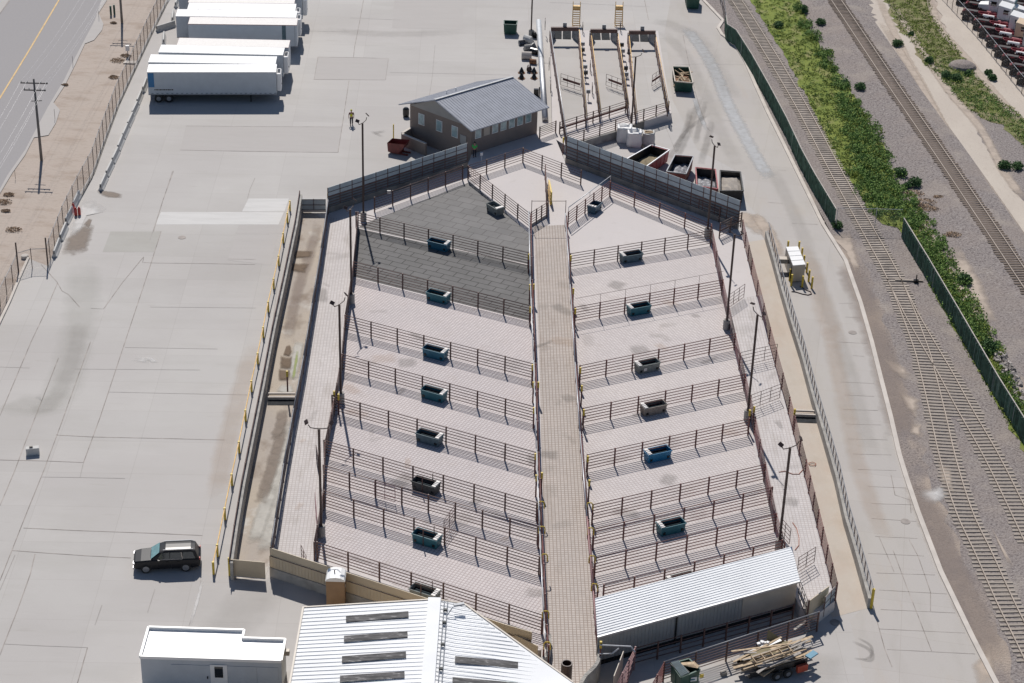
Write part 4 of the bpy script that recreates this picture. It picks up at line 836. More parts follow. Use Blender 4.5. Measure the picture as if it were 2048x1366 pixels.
# chute side fences (yellowish and dark), top frames, plates, gates
cf=[((1100,62),(1134,283),'outermost left chute',1),((1157,60),(1172,232),'left chute right',2),((1180,62),(1200,220),'middle chute left',2),((1234,66),(1256,210),'middle chute right',2),((1256,66),(1272,225),'right chute left',2),((1308,62),(1336,210),'outermost right chute',2)]
for A,B,nm_,k in cf:
    top=(1.75,'galv',.05) if k==1 else (1.55,'yellowp',.12)
    fence(A,B,9,f'{nm_} side fence of the loading docks',z=D,h=1.5,rails=5,group='loading chute side fences',mat='pipe',top=top,panel=(.9,1.05,'yellowp') if k==2 else (.1,1.0,'darkpanel'))
for i,(x0,x1,yy) in enumerate([(1102,1157,57),(1181,1235,61),(1258,1311,64)]):
    a,b=Vector((*G2(x0,yy,D+2.0),D)),Vector((*G2(x1,yy,D+2.0),D)); nmx=['left','middle','right'][i]
    o=thing('dock_gantry',f'dark header frame over the {nmx} loading dock','dock frame',tuple(a),group='loading dock frames')
    MB().bar(a+Vector((0,0,1.95)),b+Vector((0,0,1.95)),.35,.5).build('header','pipe',o)
    MB().bar(a,a+Vector((0,0,1.7)),.2).build('upright','galvd',o); MB().bar(b,b+Vector((0,0,1.7)),.2).build('upright','galvd',o)
    m_=lerp(a,b,.5)+Vector((0,.2,2.45)); MB().box(m_,(.5,.2,.55)).build('motor_box','galvd',o)
    # dark leveller plates
    u=(b-a).normalized()
    c4=[[(1107,58),(1142,58),(1142,79),(1106.5,78)],[(1184,60),(1218,61),(1220,80),(1185,80)],[(1261,63),(1295,63),(1297,84),(1262,83)]][i]; w4=[Vector((*G2(x,y,D),D)) for x,y in c4]
    for k in(0,1):
        t0,t1=(.0,.47) if k==0 else (.53,1.0); MB().prism([tuple(lerp(w4[3],w4[2],t0).xy),tuple(lerp(w4[3],w4[2],t1).xy),tuple(lerp(w4[0],w4[1],t1).xy),tuple(lerp(w4[0],w4[1],t0).xy)],D+.02,D+.06).build('leveller_plate','grate_recess',o)
    # wing plates toward the trucks
    for e,sx in ((a,.55),(b,-.75)):
        w0=e+Vector((0,.2,0)); MB().prism([tuple((w0+Vector((-.04,0,0))).xy),tuple((w0+Vector((.04,0,0))).xy),tuple((w0+Vector((.04+sx,1.7,0))).xy),tuple((w0+Vector((-.04+sx,1.7,0))).xy)],[D,D,D,D],[D+1.7,D+1.7,D+1.2,D+1.2]).build('wing_plate','galvd',o)
for x,nmx in [(1152,'left'),(1237,'right')]:
    g=G(x,52,0); o=thing('dock_ladder',f'orange yellow ladder platform between the docks, {nmx} of two','ladder',tuple(g),group='yellow dock ladders')
    for s in(-.5,.5): MB().tube(g+Vector((s,-.5,0)),g+Vector((s,.9,2.6)),.05).tube(g+Vector((s,.9,0)),g+Vector((s,.9,3.2)),.05).build('stringer','yellowp',o)
    m=MB()
    for k in range(9): m.box(g+Vector((0,-.5+1.4*k/9,.25+2.35*k/9)),(1.0,.12,.1))
    m.build('rung','yellowp',o); MB().box(g+Vector((0,1.0,2.3)),(1.0,.5,.5)).build('platform','yellowp',o)
gate((1122,147),(1163,160),'swung open gate with thick middle bar in the left chute',z=D,rails=4,v=2)
gate((1213,148),(1246,160),'swung open gate with thick middle bar in the middle chute',z=D,rails=4,v=2)
gate((1305,150),(1320,140),'swung open gate in the right chute',z=D,rails=4,v=1)
for (A,B,l) in [((1126,158),(1160,169),'thick brown bar'),((1217,159),(1244,169),'thick brown bar'),((1305,162),(1320,152),'thick bar')]: 
    gts=[t for t in THINGS if t.name.startswith('livestock_gate')][-3:]
    i=[1126,1217,1305].index(A[0]); a=Vector((*G2(*A,D+1.0),D+1.0)); b=Vector((*G2(*B,D+1.0),D+1.0)); MB().bar(a,b,.06,.26).build('middle_bar','pipeR',gts[i])
# guard hoops beside chutes and small control boxes
for i,(x,y0) in enumerate([(1090,40),(1098,120),(1101,165),(1165,48),(1180,125),(1184,170),(1240,45),(1252,130)]):
    g=Vector((*G2(x,y0+14,D),D if 1 else 0)); o=MB().bar(g,g+Vector((0,0,1.3)),.08).bar(g+Vector((0,0,1.25)),g+Vector((.0,-1.2,1.25)),.06).bar(g+Vector((0,-1.2,0)),g+Vector((0,-1.2,1.25)),.07).build('dock_side_hoop','polem'); tag(o,['dark hoop rail at the top left of the left chute','dark hoop rail left of the left chute, middle one','dark hoop rail left of the left chute, lowest one','dark hoop rail between left and middle chutes at the top','dark hoop rail left of the middle chute, middle one','dark hoop rail left of the middle chute, lowest one','dark hoop rail between middle and right chutes at the top','dark hoop rail left of the right chute'][i],'guard rail','dark hoop rails at the docks')
for i,(x,y) in enumerate([(1165,104),(1165,116),(1170,150),(1171,162),(1176,200),(1243,106),(1245,118),(1251,153),(1252,165),(1258,118)]):
    g=G(x,y,D); o=thing('control_box',f'small dark control box on a post beside the docks, number {i+1} from upper left','control box',tuple(g),group='dock control boxes')
    MB().tube(g,g+Vector((0,0,1.0)),.05).build('post','polem',o); MB().box(g+Vector((0,0,1.15)),(.5,.3,.45)).build('box','black' if i%2 else 'galvd',o)

# ================================================================ BRICK BUILDING
EH=4.7; ov=.9
eR_=G(942.6,262.8,EH-.3); eL_=G(797,209,EH-.3); eF_=G(1098.7,214.7,EH-.3)
U=eF_-eR_; V=eL_-eR_; u=U.normalized(); v=V.normalized(); B0=eR_+u*ov+v*ov; B0.z=0; U=U-u*2*ov; V=V-v*2*ov; C0=B0+U; A0=B0+V; E0=A0+U
PH=EH-.3+zat(tuple((eR_+eL_)/2),201)
o=thing('brick_building','brown brick building with blue grey metal roof at the top centre','building',tuple(B0))
MB().prism([tuple(p.xy) for p in (B0,C0,E0,A0)],0,EH).build('wall','brick',o)
mid=(A0+B0)/2; midf=mid+U; 
m=MB()
for e,dirn in((mid,-u),(midf,u)):
    a_=(B0 if e is mid else C0)-Vector((0,0,0)); b_=(A0 if e is mid else E0)
    p0=a_+dirn*.03;p1=b_+dirn*.03
    m._a([tuple(p0+Vector((0,0,EH-.3))),tuple(p1+Vector((0,0,EH-.3))),tuple(e+dirn*.03+Vector((0,0,PH-.05))),tuple(p0-dirn*.3+Vector((0,0,EH-.3))),tuple(p1-dirn*.3+Vector((0,0,EH-.3))),tuple(e-dirn*.3+Vector((0,0,PH-.05)))],[(0,1,2),(5,4,3),(0,3,4,1),(1,4,5,2),(2,5,3,0)])
m.build('gable','siding',o)
slope=(PH-EH)/(V.length/2)
def rp(s,t,dz=0):  # s along u (metres from B), t along v
    tt=abs(t-V.length/2); return B0+u*s+v*t+Vector((0,0,PH-tt*slope+.08+dz))
Lu=U.length; Lv=V.length; rf=None
for side in(0,1):
    t0,t1=(-ov,Lv/2) if side==0 else (Lv/2,Lv+ov)
    m=MB(); c=[rp(-ov,t0),rp(Lu+ov,t0),rp(Lu+ov,t1),rp(-ov,t1)]; cb=[p-Vector((0,0,.12)) for p in c]
    m._a(c+cb,[(0,1,2,3),(7,6,5,4),(0,4,5,1),(1,5,6,2),(2,6,7,3),(3,7,4,0)])
    n=30
    for i in range(n+1):
        s=-ov+.1+(Lu+2*ov-.2)*i/n; m.bar(rp(s,t0+.03,.012),rp(s,t1-.03,.012),.05,.03)
    r_=m.build('roof','blueroof',o); rf=rf or r_
MB().bar(rp(-ov,Lv/2,.05),rp(Lu+ov,Lv/2,.05),.3,.05).build('ridge_cap','galvd',o)
for s_ in(3.2,4.6): q=rp(s_,Lv/2+2.4); MB().tube(q,q+Vector((0,0,.45)),.06).build('roof_vent','galv',o)
def win(parent,p,along,w_,h_,z,out,glass='glass',frame='white'):
    q=p+Vector((0,0,z)); f=MB().bar(q-along*w_/2,q+along*w_/2,.08,h_+.16); 
    fr=f.build('window',frame,parent); OFF[fr.name]=OFF[parent.name]
    MB().bar(q-along*(w_/2-.07)+out*.03,q+along*(w_/2-.07)+out*.03,.06,h_).build('pane',glass,fr); OFF.pop(fr.name); return fr
outf=Vector((u.y,-u.x,0)) 
if outf.dot(v)>0: outf=-outf
for i in range(7):
    t=1.0+i*1.28
    if i==1:
        q=B0+u*t+outf*.02+Vector((0,0,3.4)); fr=MB().bar(q-u*.45,q+u*.45,.12,1.1).build('window','tanbox',o,label='louvred window opening'); continue
    win(o,B0+u*t+outf*.02,u,.9,1.15,3.45,outf)
outs=-u
for t in (2.6,5.1,8.0): win(o,B0+v*(t*Lv/9.9)+outs*.02,v,.95,1.25,3.1,outs)
q=B0+v*1.2+outs*.03+Vector((0,0,2.0)); dr=MB().bar(q-v*.45,q+v*.45,.08,2.1).build('door','greypanel',o); 
MB().box(B0+v*1.55+outs*.12+Vector((0,0,1.95)),(.08,.08,.08)).build('door_handle','black',o)
# low brick wall in front
o=thing('brick_wall','low brown brick enclosure wall at the left of the brick building','wall',tuple(G(803,288)))
p1=G(804,291,0);p2=G(852,311,0);
MB().bar(p1+Vector((0,0,.75)),p2+Vector((0,0,.75)),.25,1.5).build('front_wall','brick',o)
p3=p1+Vector((1.2,2.3,0)); MB().bar(p1+Vector((0,.13,.75)),p3+Vector((0,0,.75)),.25,1.5).build('return_wall','brick',o)
MB().bar(p1+Vector((0,0,1.53)),p2+Vector((0,0,1.53)),.3,.07).bar(p1+Vector((0,.2,1.53)),p3+Vector((0,0,1.53)),.3,.068).build('coping','kerb',o)
g=G(812,233,0); tag(MB().lathe(g+Vector((0,0,0)),[(.35,0),(.4,.3),(.4,1.0),(.2,1.2)],12).build('air_tank','black'),'dark cylinder unit against the left wall of the brick building','tank')
MBx=MB().box(G(1048,268)+Vector((0,0,.5)),(1.5,.8,1.0)); tag(MBx.build('parked_bin','black',bevel=.1),'dark bin in the shade before the brick building windows','bin')
# pale duct running along the left chute
a=G(1077,48,0)+Vector((0,0,.35)); b=G(1090,243,0)+Vector((0,0,.35))
o=thing('culvert_pipe','long pale pipe lying left of the loading docks','pipe',tuple(a)); MB().tube(a,b,.38,14).build('pipe','galv',o,smooth=True)

# ================================================================ METAL ROOF BUILDING (bottom)
o=thing('metal_building','large white ribbed metal roof building at the bottom','building',(-5,112,0))
RZ=5.5; e1=Vector((*G2(606.5,1215,4.8),4.8)); rg=Vector((*G2(869,1199,5.5),5.5)); tr=Vector((*G2(928,1208,5.25),5.25)); dg=Vector((*G2(1146,1366,4.8),4.8))
Yb=100.0
e1b=Vector((e1.x+(.0),Yb,4.8)); rgb=Vector((rg.x+.05,Yb,5.5)); dd=(dg-tr); dgb=dg+dd*.9; dgb.z=4.5
m=MB(); m._a([tuple(e1),tuple(rg),tuple(rgb),tuple(e1b)],[(0,1,2,3)])
n=int((rg.y-Yb)/.46)
for i in range(n+1):
    t=i/n; m.bar(lerp(e1,e1b,t)+Vector((0,0,.03)),lerp(rg,rgb,t)+Vector((0,0,.015)),.05,.035)
m.build('roof','metalroof',o,label='left roof slope')
m=MB(); rb2=Vector((dgb.x,Yb,4.3)); m._a([tuple(rg),tuple(tr),tuple(dg),tuple(dgb),tuple(Vector((dgb.x,Yb-2,4.4))),tuple(Vector((rgb.x,Yb-2,5.5)))],[(0,1,2,3,4,5)])
yy=rg.y-.25
def xr(y):  # right boundary x on the diagonal
    if y>tr.y: return tr.x
    t=(tr.y-y)/(tr.y-dg.y); return tr.x+(dg.x-tr.x)*t
while yy>Yb:
    x1=xr(yy); zz=5.5-(x1-rg.x)*.07; m.bar((rg.x,yy+.15,5.53),(x1,yy-(x1-rg.x)*.06,zz+.015),.05,.035); yy-=.46
m.build('roof','metalroof',o,label='right roof slope')
MB().bar(rg+Vector((0,.1,.09)),rgb+Vector((0,0,.09)),.95,.08).build('ridge_cap','metalroof',o)
MB().prism([tuple((e1+Vector((.15,-.1,0))).xy),tuple((rg+Vector((0,-.15,0))).xy),tuple((tr+Vector((-.1,-.15,0))).xy),tuple((dg+Vector((-.15,-.1,0))).xy),(dg.x-.15,Yb),(e1.x+.15,Yb)],0,[4.7,5.4,5.1,4.65,4.3,4.7]).build('wall','cream',o)
fx=MB(); fx.bar(e1+Vector((0,0,-.02)),rg+Vector((0,0,-.02)),.12,.18).bar(tr,dg,.12,.2).bar(e1,e1b,.14,.2).bar(rg,tr,.12,.18); fx.build('trim','tanbox',o)
for i,(x0,x1,ya,yb) in enumerate([(692,817,1241,1232),(688,815,1281,1272),(684,812,1322,1313),(680,809,1361,1353)]):
    a=Vector((*G2(x0,ya,5.0),0)); b=Vector((*G2(x1,yb,5.3),0)); a.z=4.8+(a.x-e1.x)/(rg.x-e1.x)*.7+.09; b.z=4.8+(b.x-e1.x)/(rg.x-e1.x)*.7+.09
    MB().bar(a,b,.72,.04).build('skylight','skyl',o)
for i,(x0,x1,ya,yb) in enumerate([(910,1036,1321,1332),(905,1036,1363,1374)]):
    a=Vector((*G2(x0,ya,5.35),5.45)); b=Vector((*G2(x1,yb,5.0),5.08)); MB().bar(a,b,.72,.04).build('skylight','skyl',o)
for dx in (.75,1.0):
    a=rg+Vector((dx,-.2,.05)); MB().tube(a,Vector((a.x,Yb,5.55)),.03).build('conduit','galvd',o)
for k in (1.4,2.9,5.5,8.3): MB().box(rg+Vector((.87,-k,.12)),(.3,.22,.15)).build('junction_box','darkT',o)
a=rg+Vector((.9,-1.0,0)); a=G(895,1230,5.6); b=G(905,1215,6.0); c=G(918,1209,6.0); MB().path([a,b,c],.04).build('lamp_arm','galv',o); MB().box(c,(.8,.25,.15),rz=.3).build('lamp_head','galvd',o)
# brown booth
g=G(673,1208,0); o=thing('booth','tall brown booth with a curved white top against the cream wall','booth',tuple(g))
MB().box(g+Vector((0,0,1.35)),(1.45,1.3,2.7)).build('body','brownbox',o)
m=MB(); pr=[]
for i in range(7): a=pi*i/6; pr.append((-.78*cos(a), .38*sin(a)))
for y0 in(-.7,): 
    n=len(pr); m._a([tuple(g+Vector((x,-.72,2.7+z))) for x,z in pr]+[tuple(g+Vector((x,.72,2.7+z))) for x,z in pr],[tuple(range(n)),tuple(range(2*n-1,n-1,-1))]+[(i,i+1,n+i+1,n+i) for i in range(n-1)])
m.build('curved_top','whiter',o); MB().box(g+Vector((.73,-.1,1.9)),(.03,.3,.12)).build('vent','white',o); MB().tube(g+Vector((-.1,0,3.0)),g+Vector((-.1,0,3.35)),.05).build('vent_pipe','black',o)
# container building
o=thing('cold_container','white flat roofed container building with parapet at the bottom left','building',(-21,117,0))
x0,x1,y0,y1,xs=-26.65,-16.25,116.0,119.5,-19.45
MB().prism([(x0,y0),(x1,y0),(x1,118.55),(xs,118.55),(xs,y1),(x0,y1)],0,2.85).build('wall','shellwhite',o)
MB().prism([(x0+.01,y0+.01),(x1-.01,y0+.01),(x1-.01,118.54),(xs-.01,118.54),(xs-.01,y1-.01),(x0+.01,y1-.01)],2.853,2.87).build('roof','whiter',o)
m=MB()
for a,b in [((x0,y0),(x1,y0)),((x1,y0),(x1,118.55)),((x1,118.55),(xs,118.55)),((xs,118.55),(xs,y1)),((xs,y1),(x0,y1)),((x0,y1),(x0,y0))]:
    m.bar((a[0],a[1],2.99),(b[0],b[1],2.99),.17,.24)
m.build('parapet','whiter',o)
for xa,xb in[(-24.4,-21.2),(-21.15,-18.1),(-18.05,-16.5)]:
    MB().box(((xa+xb)/2,y0-.02,1.3),(xb-xa,.03,2.2)).build('side_panel','shellwhite',o)
fr=MB().box((-20.9,y0-.05,1.35),(1.25,.06,2.3)).build('door','whiter',o); MB().box((-20.9,y0-.09,1.85),(.62,.03,1.0)).build('door_window','dglass',fr)
MB().box((-21.75,y0-.08,1.3),(.08,.06,.22)).build('latch','black',o); MB().box((x1+.2,117.7,2.5),(.4,.35,.4)).build('corner_box','tanbox',o)

# ================================================================ SHED (bottom right)
tlp,trp,brp,blp=[Vector((*G2(*p[:2],p[2]),p[2])) for p in[(1190,1196.5,3.4),(1583.5,1093,3.4),(1600,1161.5,3.05),(1195,1273,3.05)]]
o=thing('livestock_shed','long shed with white ribbed metal roof and grey siding at the lower right','shed',(15,126,0))
m=MB(); dn=Vector((0,0,-.08)); m._a([tuple(tlp),tuple(trp),tuple(brp),tuple(blp)]+[tuple(p+dn) for p in(tlp,trp,brp,blp)],[(0,1,2,3),(7,6,5,4),(0,4,5,1),(1,5,6,2),(2,6,7,3),(3,7,4,0)])
for i in range(15): t=(i+.3)/15; m.bar(lerp(tlp,blp,t)+Vector((0,0,.03)),lerp(trp,brp,t)+Vector((0,0,.012)),.05,.028)
m.build('roof','metalroof',o); MB().bar(blp+Vector((0,-.05,-.06)),brp+Vector((0,-.05,-.06)),.12,.16).build('gutter','galv',o)
fu=(brp-blp); fu.z=0; L=fu.length; fu.normalize(); fn=Vector((fu.y,-fu.x,0)); f0=Vector((blp.x,blp.y,0))-fn*.35+fu*.2
MB().bar(f0+Vector((0,0,1.7)),f0+fu*(L-.35)+Vector((0,0,1.7)),.1,2.6).build('front_wall','greypanel',o)
m=MB()
for i in range(int(L/.32)): q=f0+fu*(i*.32)+fn*.06; m.box(q+Vector((0,0,1.7)),(.03,.03,2.55),rz=atan2(fu.y,fu.x))
m.build('wall_rib','greypanel',o)
MB().bar(f0+Vector((0,0,.2)),f0+fu*(L-.35)+Vector((0,0,.2)),.2,.4).build('base','black',o)
q=f0+fu*(L-.35); q2=Vector((trp.x,trp.y,0))-fu*.5-fn*.0+fn*.4; MB().bar(q+Vector((0,0,1.9)),q2+Vector((0,0,1.9)),.1,2.1).build('end_wall','greypanel',o)
for t in (.38,): MB().bar(f0+fu*L*t+fn*.12,f0+fu*L*t+fn*.12+Vector((0,0,2.9)),.12).build('downpipe','black',o)
for t in (.0,.5,.97): q=lerp(tlp,trp,t); q.z=0; q=q+fn*.3; MB().bar(q+Vector((0,0,P)),q+Vector((0,0,3.3)),.14).build('rear_post','pipe',o)
MB().bar(f0+fu*L*.71+fn*.09+Vector((0,0,1.8)),f0+fu*L*.985+fn*.09+Vector((0,0,1.8)),.04,2.2).build('pale_panel','tanbox',o)
yg='pipe fences at the lower right yard'
fence((1270,1296),(1588,1209),7,'shaded pipe fence along the front of the white shed',z=0,h=1.7,rails=4,group=yg,mat='pipe')
fence((1329,1324),(1638,1224),5,'sunlit pipe fence between the shed yard and the timber trailer',z=0,h=1.9,rails=7,group=yg,mat='pipe',top=(1.92,'galvd',0))
fence((1329,1324),(1300,1376),2,'short pipe fence turning down beside the green skip',z=0,h=1.9,rails=7,group=yg,mat='pipeR')
# leaning sheet and gate near the alley foot
a=Vector((*G2(1247,1300,2.2),0)); b=Vector((*G2(1228,1350,2.2),0)); o=thing('leaning_panel','pale brown sheet panel standing open at the foot of the alley','panel',tuple(a))
MB().bar(a+Vector((0,0,1.1)),b+Vector((0,0,1.1)),.06,2.0).build('sheet','tanbox',o)
fence((1271,1294),(1232,1372),3,'pink topped open gate fence beside the pale sheet panel',z=0,h=2.2,rails=7,group=yg,mat='pipeP')
a=G(1200,1290,3.0); b=G(1262,1293,3.0); o=MB().path([a,b,b+Vector((.3,-.3,-.3))],.06,8).path([a+Vector((0,-.3,-.6)),b+Vector((-1.4,-.3,-.5)),b+Vector((-.9,0,-.2))],.05,8).build('overhead_pipe','galv'); tag(o,'pale galvanised pipes bridging from the alley wall to the open gate','pipe')
# bottom right cream swing gate, grey gate
a=Vector((*G2(1618,1202,2.4),0)); b=Vector((*G2(1658,1172,2.4),0)); o=thing('sheet_gate','brown sheet gate at the lower right corner of the platform','gate',tuple(a))
MB().bar(a+Vector((0,0,1.3)),b+Vector((0,0,1.3)),.06,2.2).build('sheet','cream',o); MB().bar(a,a+Vector((0,0,2.5)),.14).build('post','pipe',o)
a=Vector((*G2(1651,1193,2.2),.2)); b=Vector((*G2(1675,1167,2.2),.2)); o=thing('sheet_gate','grey framed gate standing open at the far lower right platform corner','gate',tuple(a))
MB().bar(a+Vector((0,0,1.0)),b+Vector((0,0,1.0)),.05,1.9).build('sheet','panelblue',o)
m=MB()
for zz in(.1,.7,1.3,1.95): m.bar(a+Vector((0,-.05,zz)),b+Vector((0,-.05,zz)),.05,.05)
for t in(0,.5,1): m.bar(lerp(a,b,t)+Vector((0,-.05,.05)),lerp(a,b,t)+Vector((0,-.05,2.0)),.08)
m.build('frame','pipe',o)

# ================================================================ WASTE SKIPS and boxes
def skip(cor,H,label,body,fill,z=0,name='waste_skip',cat='skip',rim='galvd',fillz=.55,lift=True):
    """cor: four photo points of the rim corners at height H, in order"""
    r=[Vector((*G2(x,y,H),H)) for x,y in cor]; c=sum(r,Vector())/4; o=thing(name,label,cat,(c.x,c.y,0),group='waste containers')
    cc=Vector((c.x,c.y,0)); out=[];inn=[];bot=[]
    for p in r:
        d=Vector((p.x-c.x,p.y-c.y,0)); out.append(Vector((p.x,p.y,H))); inn.append(cc+d*.93+Vector((0,0,H))); bot.append(cc+d*.93+Vector((0,0,.15)))
    inb=[cc+(p-cc)*1.0 for p in inn]; inb=[Vector((p.x,p.y,.3)) for p in inb]
    m=MB(); v=bot+out+inn+inb; f=[(3,2,1,0)]+[(i,(i+1)%4,4+(i+1)%4,4+i) for i in range(4)]+[(4+i,4+(i+1)%4,8+(i+1)%4,8+i) for i in range(4)]+[(8+i,8+(i+1)%4,12+(i+1)%4,12+i) for i in range(4)]+[(12,13,14,15)]
    m._a([tuple(x) for x in v],f)
    for i in range(4):   # side ribs
        a,b=bot[i],bot[(i+1)%4]; a2,b2=out[i],out[(i+1)%4]; n=max(2,int((b-a).length/.9))
        for k in range(1,n): m.bar(lerp(a,b,k/n),lerp(a2,b2,k/n)-Vector((0,0,.1)),.07)
    m.build('body',body,o)
    ln=[cc+(p-cc)*.985 for p in inn]; ln=[Vector((p.x,p.y,H+.005)) for p in ln]; lb=[cc+Vector((p.x-cc.x,p.y-cc.y,0))*.985+Vector((0,0,.34)) for p in inb]
    if fill: MB()._a([tuple(x) for x in ln+lb],[(i,(i+1)%4,4+(i+1)%4,4+i) for i in range(4)]).build('liner','tarp',o)
    m=MB(); 
    for i in range(4): m.bar(out[i],out[(i+1)%4],.12,.12)
    m.build('rim',rim,o)
    if fill:
        m=MB(); N=7; vv=[]
        for i in range(N):
            for j in range(N):
                s,t=i/(N-1),j/(N-1); p=lerp(lerp(inn[0],inn[1],s),lerp(inn[3],inn[2],s),t); edge=min(s,1-s,t,1-t); vv.append((p.x,p.y,H*fillz*(.75+.5*edge)+random.uniform(-.12,.12)))
        m._a(vv,[(i*N+j,(i+1)*N+j,(i+1)*N+j+1,i*N+j+1) for i in range(N-1) for j in range(N-1)]); m.build('contents',fill,o)
    return o,r,c
o,r,c=skip([(1345,133),(1378,134),(1386,166),(1350,163)],1.5,'dark green open skip full of broken timber right of the docks','green',None,rim='tanbox')
random.seed(3)
m=MB()
for k in range(16):
    p=lerp(lerp(r[0],r[1],random.random()*.8+.1),lerp(r[3],r[2],random.random()*.8+.1),random.random()*.8+.1); a=random.uniform(0,pi); d=Vector((cos(a),sin(a),random.uniform(-.2,.5)))*random.uniform(.6,1.5); p.z=random.uniform(.9,1.4); m.bar(p-d*.6,p+d*.6,.12,.08)
m.build('timber_scrap','wood',o); MB().poly([tuple(lerp(c,p,.9).xy) for p in r],.6).build('scrap_bed','rust',o)
skip([(1303,290),(1339,300),(1290,335),(1250,320)],1.6,'red sided long skip half full of brown silt behind the blue sheet wall','redbox','silt',rim='galv')
skip([(1350,310),(1387,313),(1372,348),(1333,343)],1.7,'black lined skip of grey refuse beside the red sided one','maroon','scrap',rim='galvd')
skip([(1391,335),(1431,339),(1436,378),(1394,372)],1.7,'black lined skip with a pink red left edge, third in the row','maroon','scrap',rim='redbox')
skip([(1440,341),(1481,344),(1487,382),(1440,382)],1.7,'rightmost black draped skip filled with pale dust','tarp','dust',rim='tarp',fillz=.85)
skip([(1008,41),(1035,42),(1033,50),(1008,49)],1.5,'small dark green bin by the top lamp post','green',None,rim='green')
skip([(1370,-18),(1400,-16),(1399,0),(1374,-2)],1.5,'dark green bin cut by the top edge near the kerb','green',None,rim='green')
o,r,c=skip([(1342,1328),(1378,1318),(1400,1340),(1362,1356)],1.7,'dark green bin with ribbed lid and cardboard at the bottom right','green',None,rim='green')
MB().bar(lerp(r[0],r[3],.5)+Vector((0,0,.1)),lerp(lerp(r[0],r[3],.5),lerp(r[1],r[2],.5),.45)+Vector((0,0,.1)),1.45,.06).build('lid','darkT',o)
m=MB()
for k in range(7): q=lerp(r[0],r[1],.02+k*.06)+Vector((0,0,.16)); q2=lerp(r[3],r[2],.02+k*.06)+Vector((0,0,.16)); m.bar(q,q2,.05,.05)
m.build('lid_rib','slateT',o)
m=MB(); 
for k in range(5): p=lerp(lerp(r[1],r[2],.2+.15*k),c,.4); m.bar(p+Vector((-.6,.1*k,-.05)),p+Vector((.4,-.2,.25)),.35,.03)
m.build('cardboard','wood',o)
q=lerp(r[3],r[2],.55); q=Vector((q.x,q.y-.0,1.1)); MB().bar(q+Vector((-.35,-.03,0)),q+Vector((.45,.15,0)),.05,.35).build('label_plate','white',o); MB().bar(q+Vector((-.25,-.06,0)),q+Vector((.3,.08,0)),.05,.1).build('label_lettering','blueA',o)
MB().bar(q+Vector((.65,.15,.25)),q+Vector((.95,.25,.25)),.05,.3).build('sticker','yellow',o)
# white bulk bags
for i,(x,y,s,l,top) in enumerate([(1248,281,1.45,'leftmost white bulk bag below the dock wall','white'),(1268,290,1.4,'middle white bulk bag below the dock wall','white'),(1296,288,1.2,'rightmost bulk bag with a wooden frame on top','woodg')]):
    g=G(x,y,0); o=thing('bulk_bag',l,'bulk bag',tuple(g),rz=0,group='white bulk bags'); m=MB(); n=12; rings=[]
    prof=[(.46,0),(.52,.25),(.5,.8),(.46,1.15),(.5,1.3),(.38,1.32),(.3,1.1)]
    for r_,z_ in prof:
        for k in range(n): a=2*pi*k/n+.2; e=max(abs(cos(a)),abs(sin(a)))**-1; m.v.append(tuple(g+Vector((cos(a)*r_*e*s*1.25+random.uniform(-.03,.03),sin(a)*r_*e*s*1.25+random.uniform(-.09,.09),z_*s+random.uniform(-.1,.1)))))
    m.f=[(k*n+j,k*n+(j+1)%n,(k+1)*n+(j+1)%n,(k+1)*n+j) for k in range(len(prof)-1) for j in range(n)]+[tuple((len(prof)-1)*n+j for j in range(n))]
    m.build('bag','white' if i<2 else 'barrier',o,smooth=True)
    if i==2: MB().bar(g+Vector((-.6,0,1.4)),g+Vector((.6,.1,1.5)),.12).bar(g+Vector((-.5,.5,1.45)),g+Vector((.55,.45,1.45)),.12).bar(g+Vector((-.5,-.1,1.48)),g+Vector((-.45,.6,1.48)),.1).build('timber_frame','wood',o)
g=G(1284,292,0); tag(MB().bar(g+Vector((-.3,1,.1)),g+Vector((.5,-1.8,.06)),.35,.06).build('loose_board','wood'),'weathered board lying between the bulk bags','board')
g=G(1253,262,0); tag(MB().lathe(g,[(.1,0),(.75,.0),(.5,.5),(.15,.7)],9).build('spoil_heap','concd'),'small grey heap in the corner of the dock wall','heap')
# red tipping hopper
g=G(795,305,0); o=thing('tipping_hopper','maroon tipping hopper with fork sleeves left of the brick enclosure','hopper',tuple(g))
pr=[(-.9,.25),(.3,.15),(1.0,.9),(1.25,1.55),(-1.0,1.35)]
R=Matrix.Rotation(-.35,3,'Z'); n=len(pr); m=MB(); w_=.75
vo=[g+R@Vector((x,-w_,z)) for x,z in pr]+[g+R@Vector((x,w_,z)) for x,z in pr]; m._a([tuple(x) for x in vo],[tuple(range(n)),tuple(range(2*n-1,n-1,-1))]+[(i,i+1,n+i+1,n+i) for i in range(n-2)]+[(0,n,2*n-1,n-1)] )
m.build('bucket','maroon',o); MB().bar(g+R@Vector((-.6,-.4,.1)),g+R@Vector((1.5,-.4,.1)),.2,.14).bar(g+R@Vector((-.6,.4,.1)),g+R@Vector((1.5,.4,.1)),.2,.14).build('fork_sleeve','maroon',o); MB().bar(g+R@Vector((-.6,0,.25)),g+R@Vector((.6,0,.25)),1.1,.3).build('base_frame','maroon',o)
g=G(787,278,0); tag(MB().tube(g,g+Vector((0,0,1.9)),.07,10).build('marker_post','yellow'),'thin yellow post behind the maroon hopper','post')
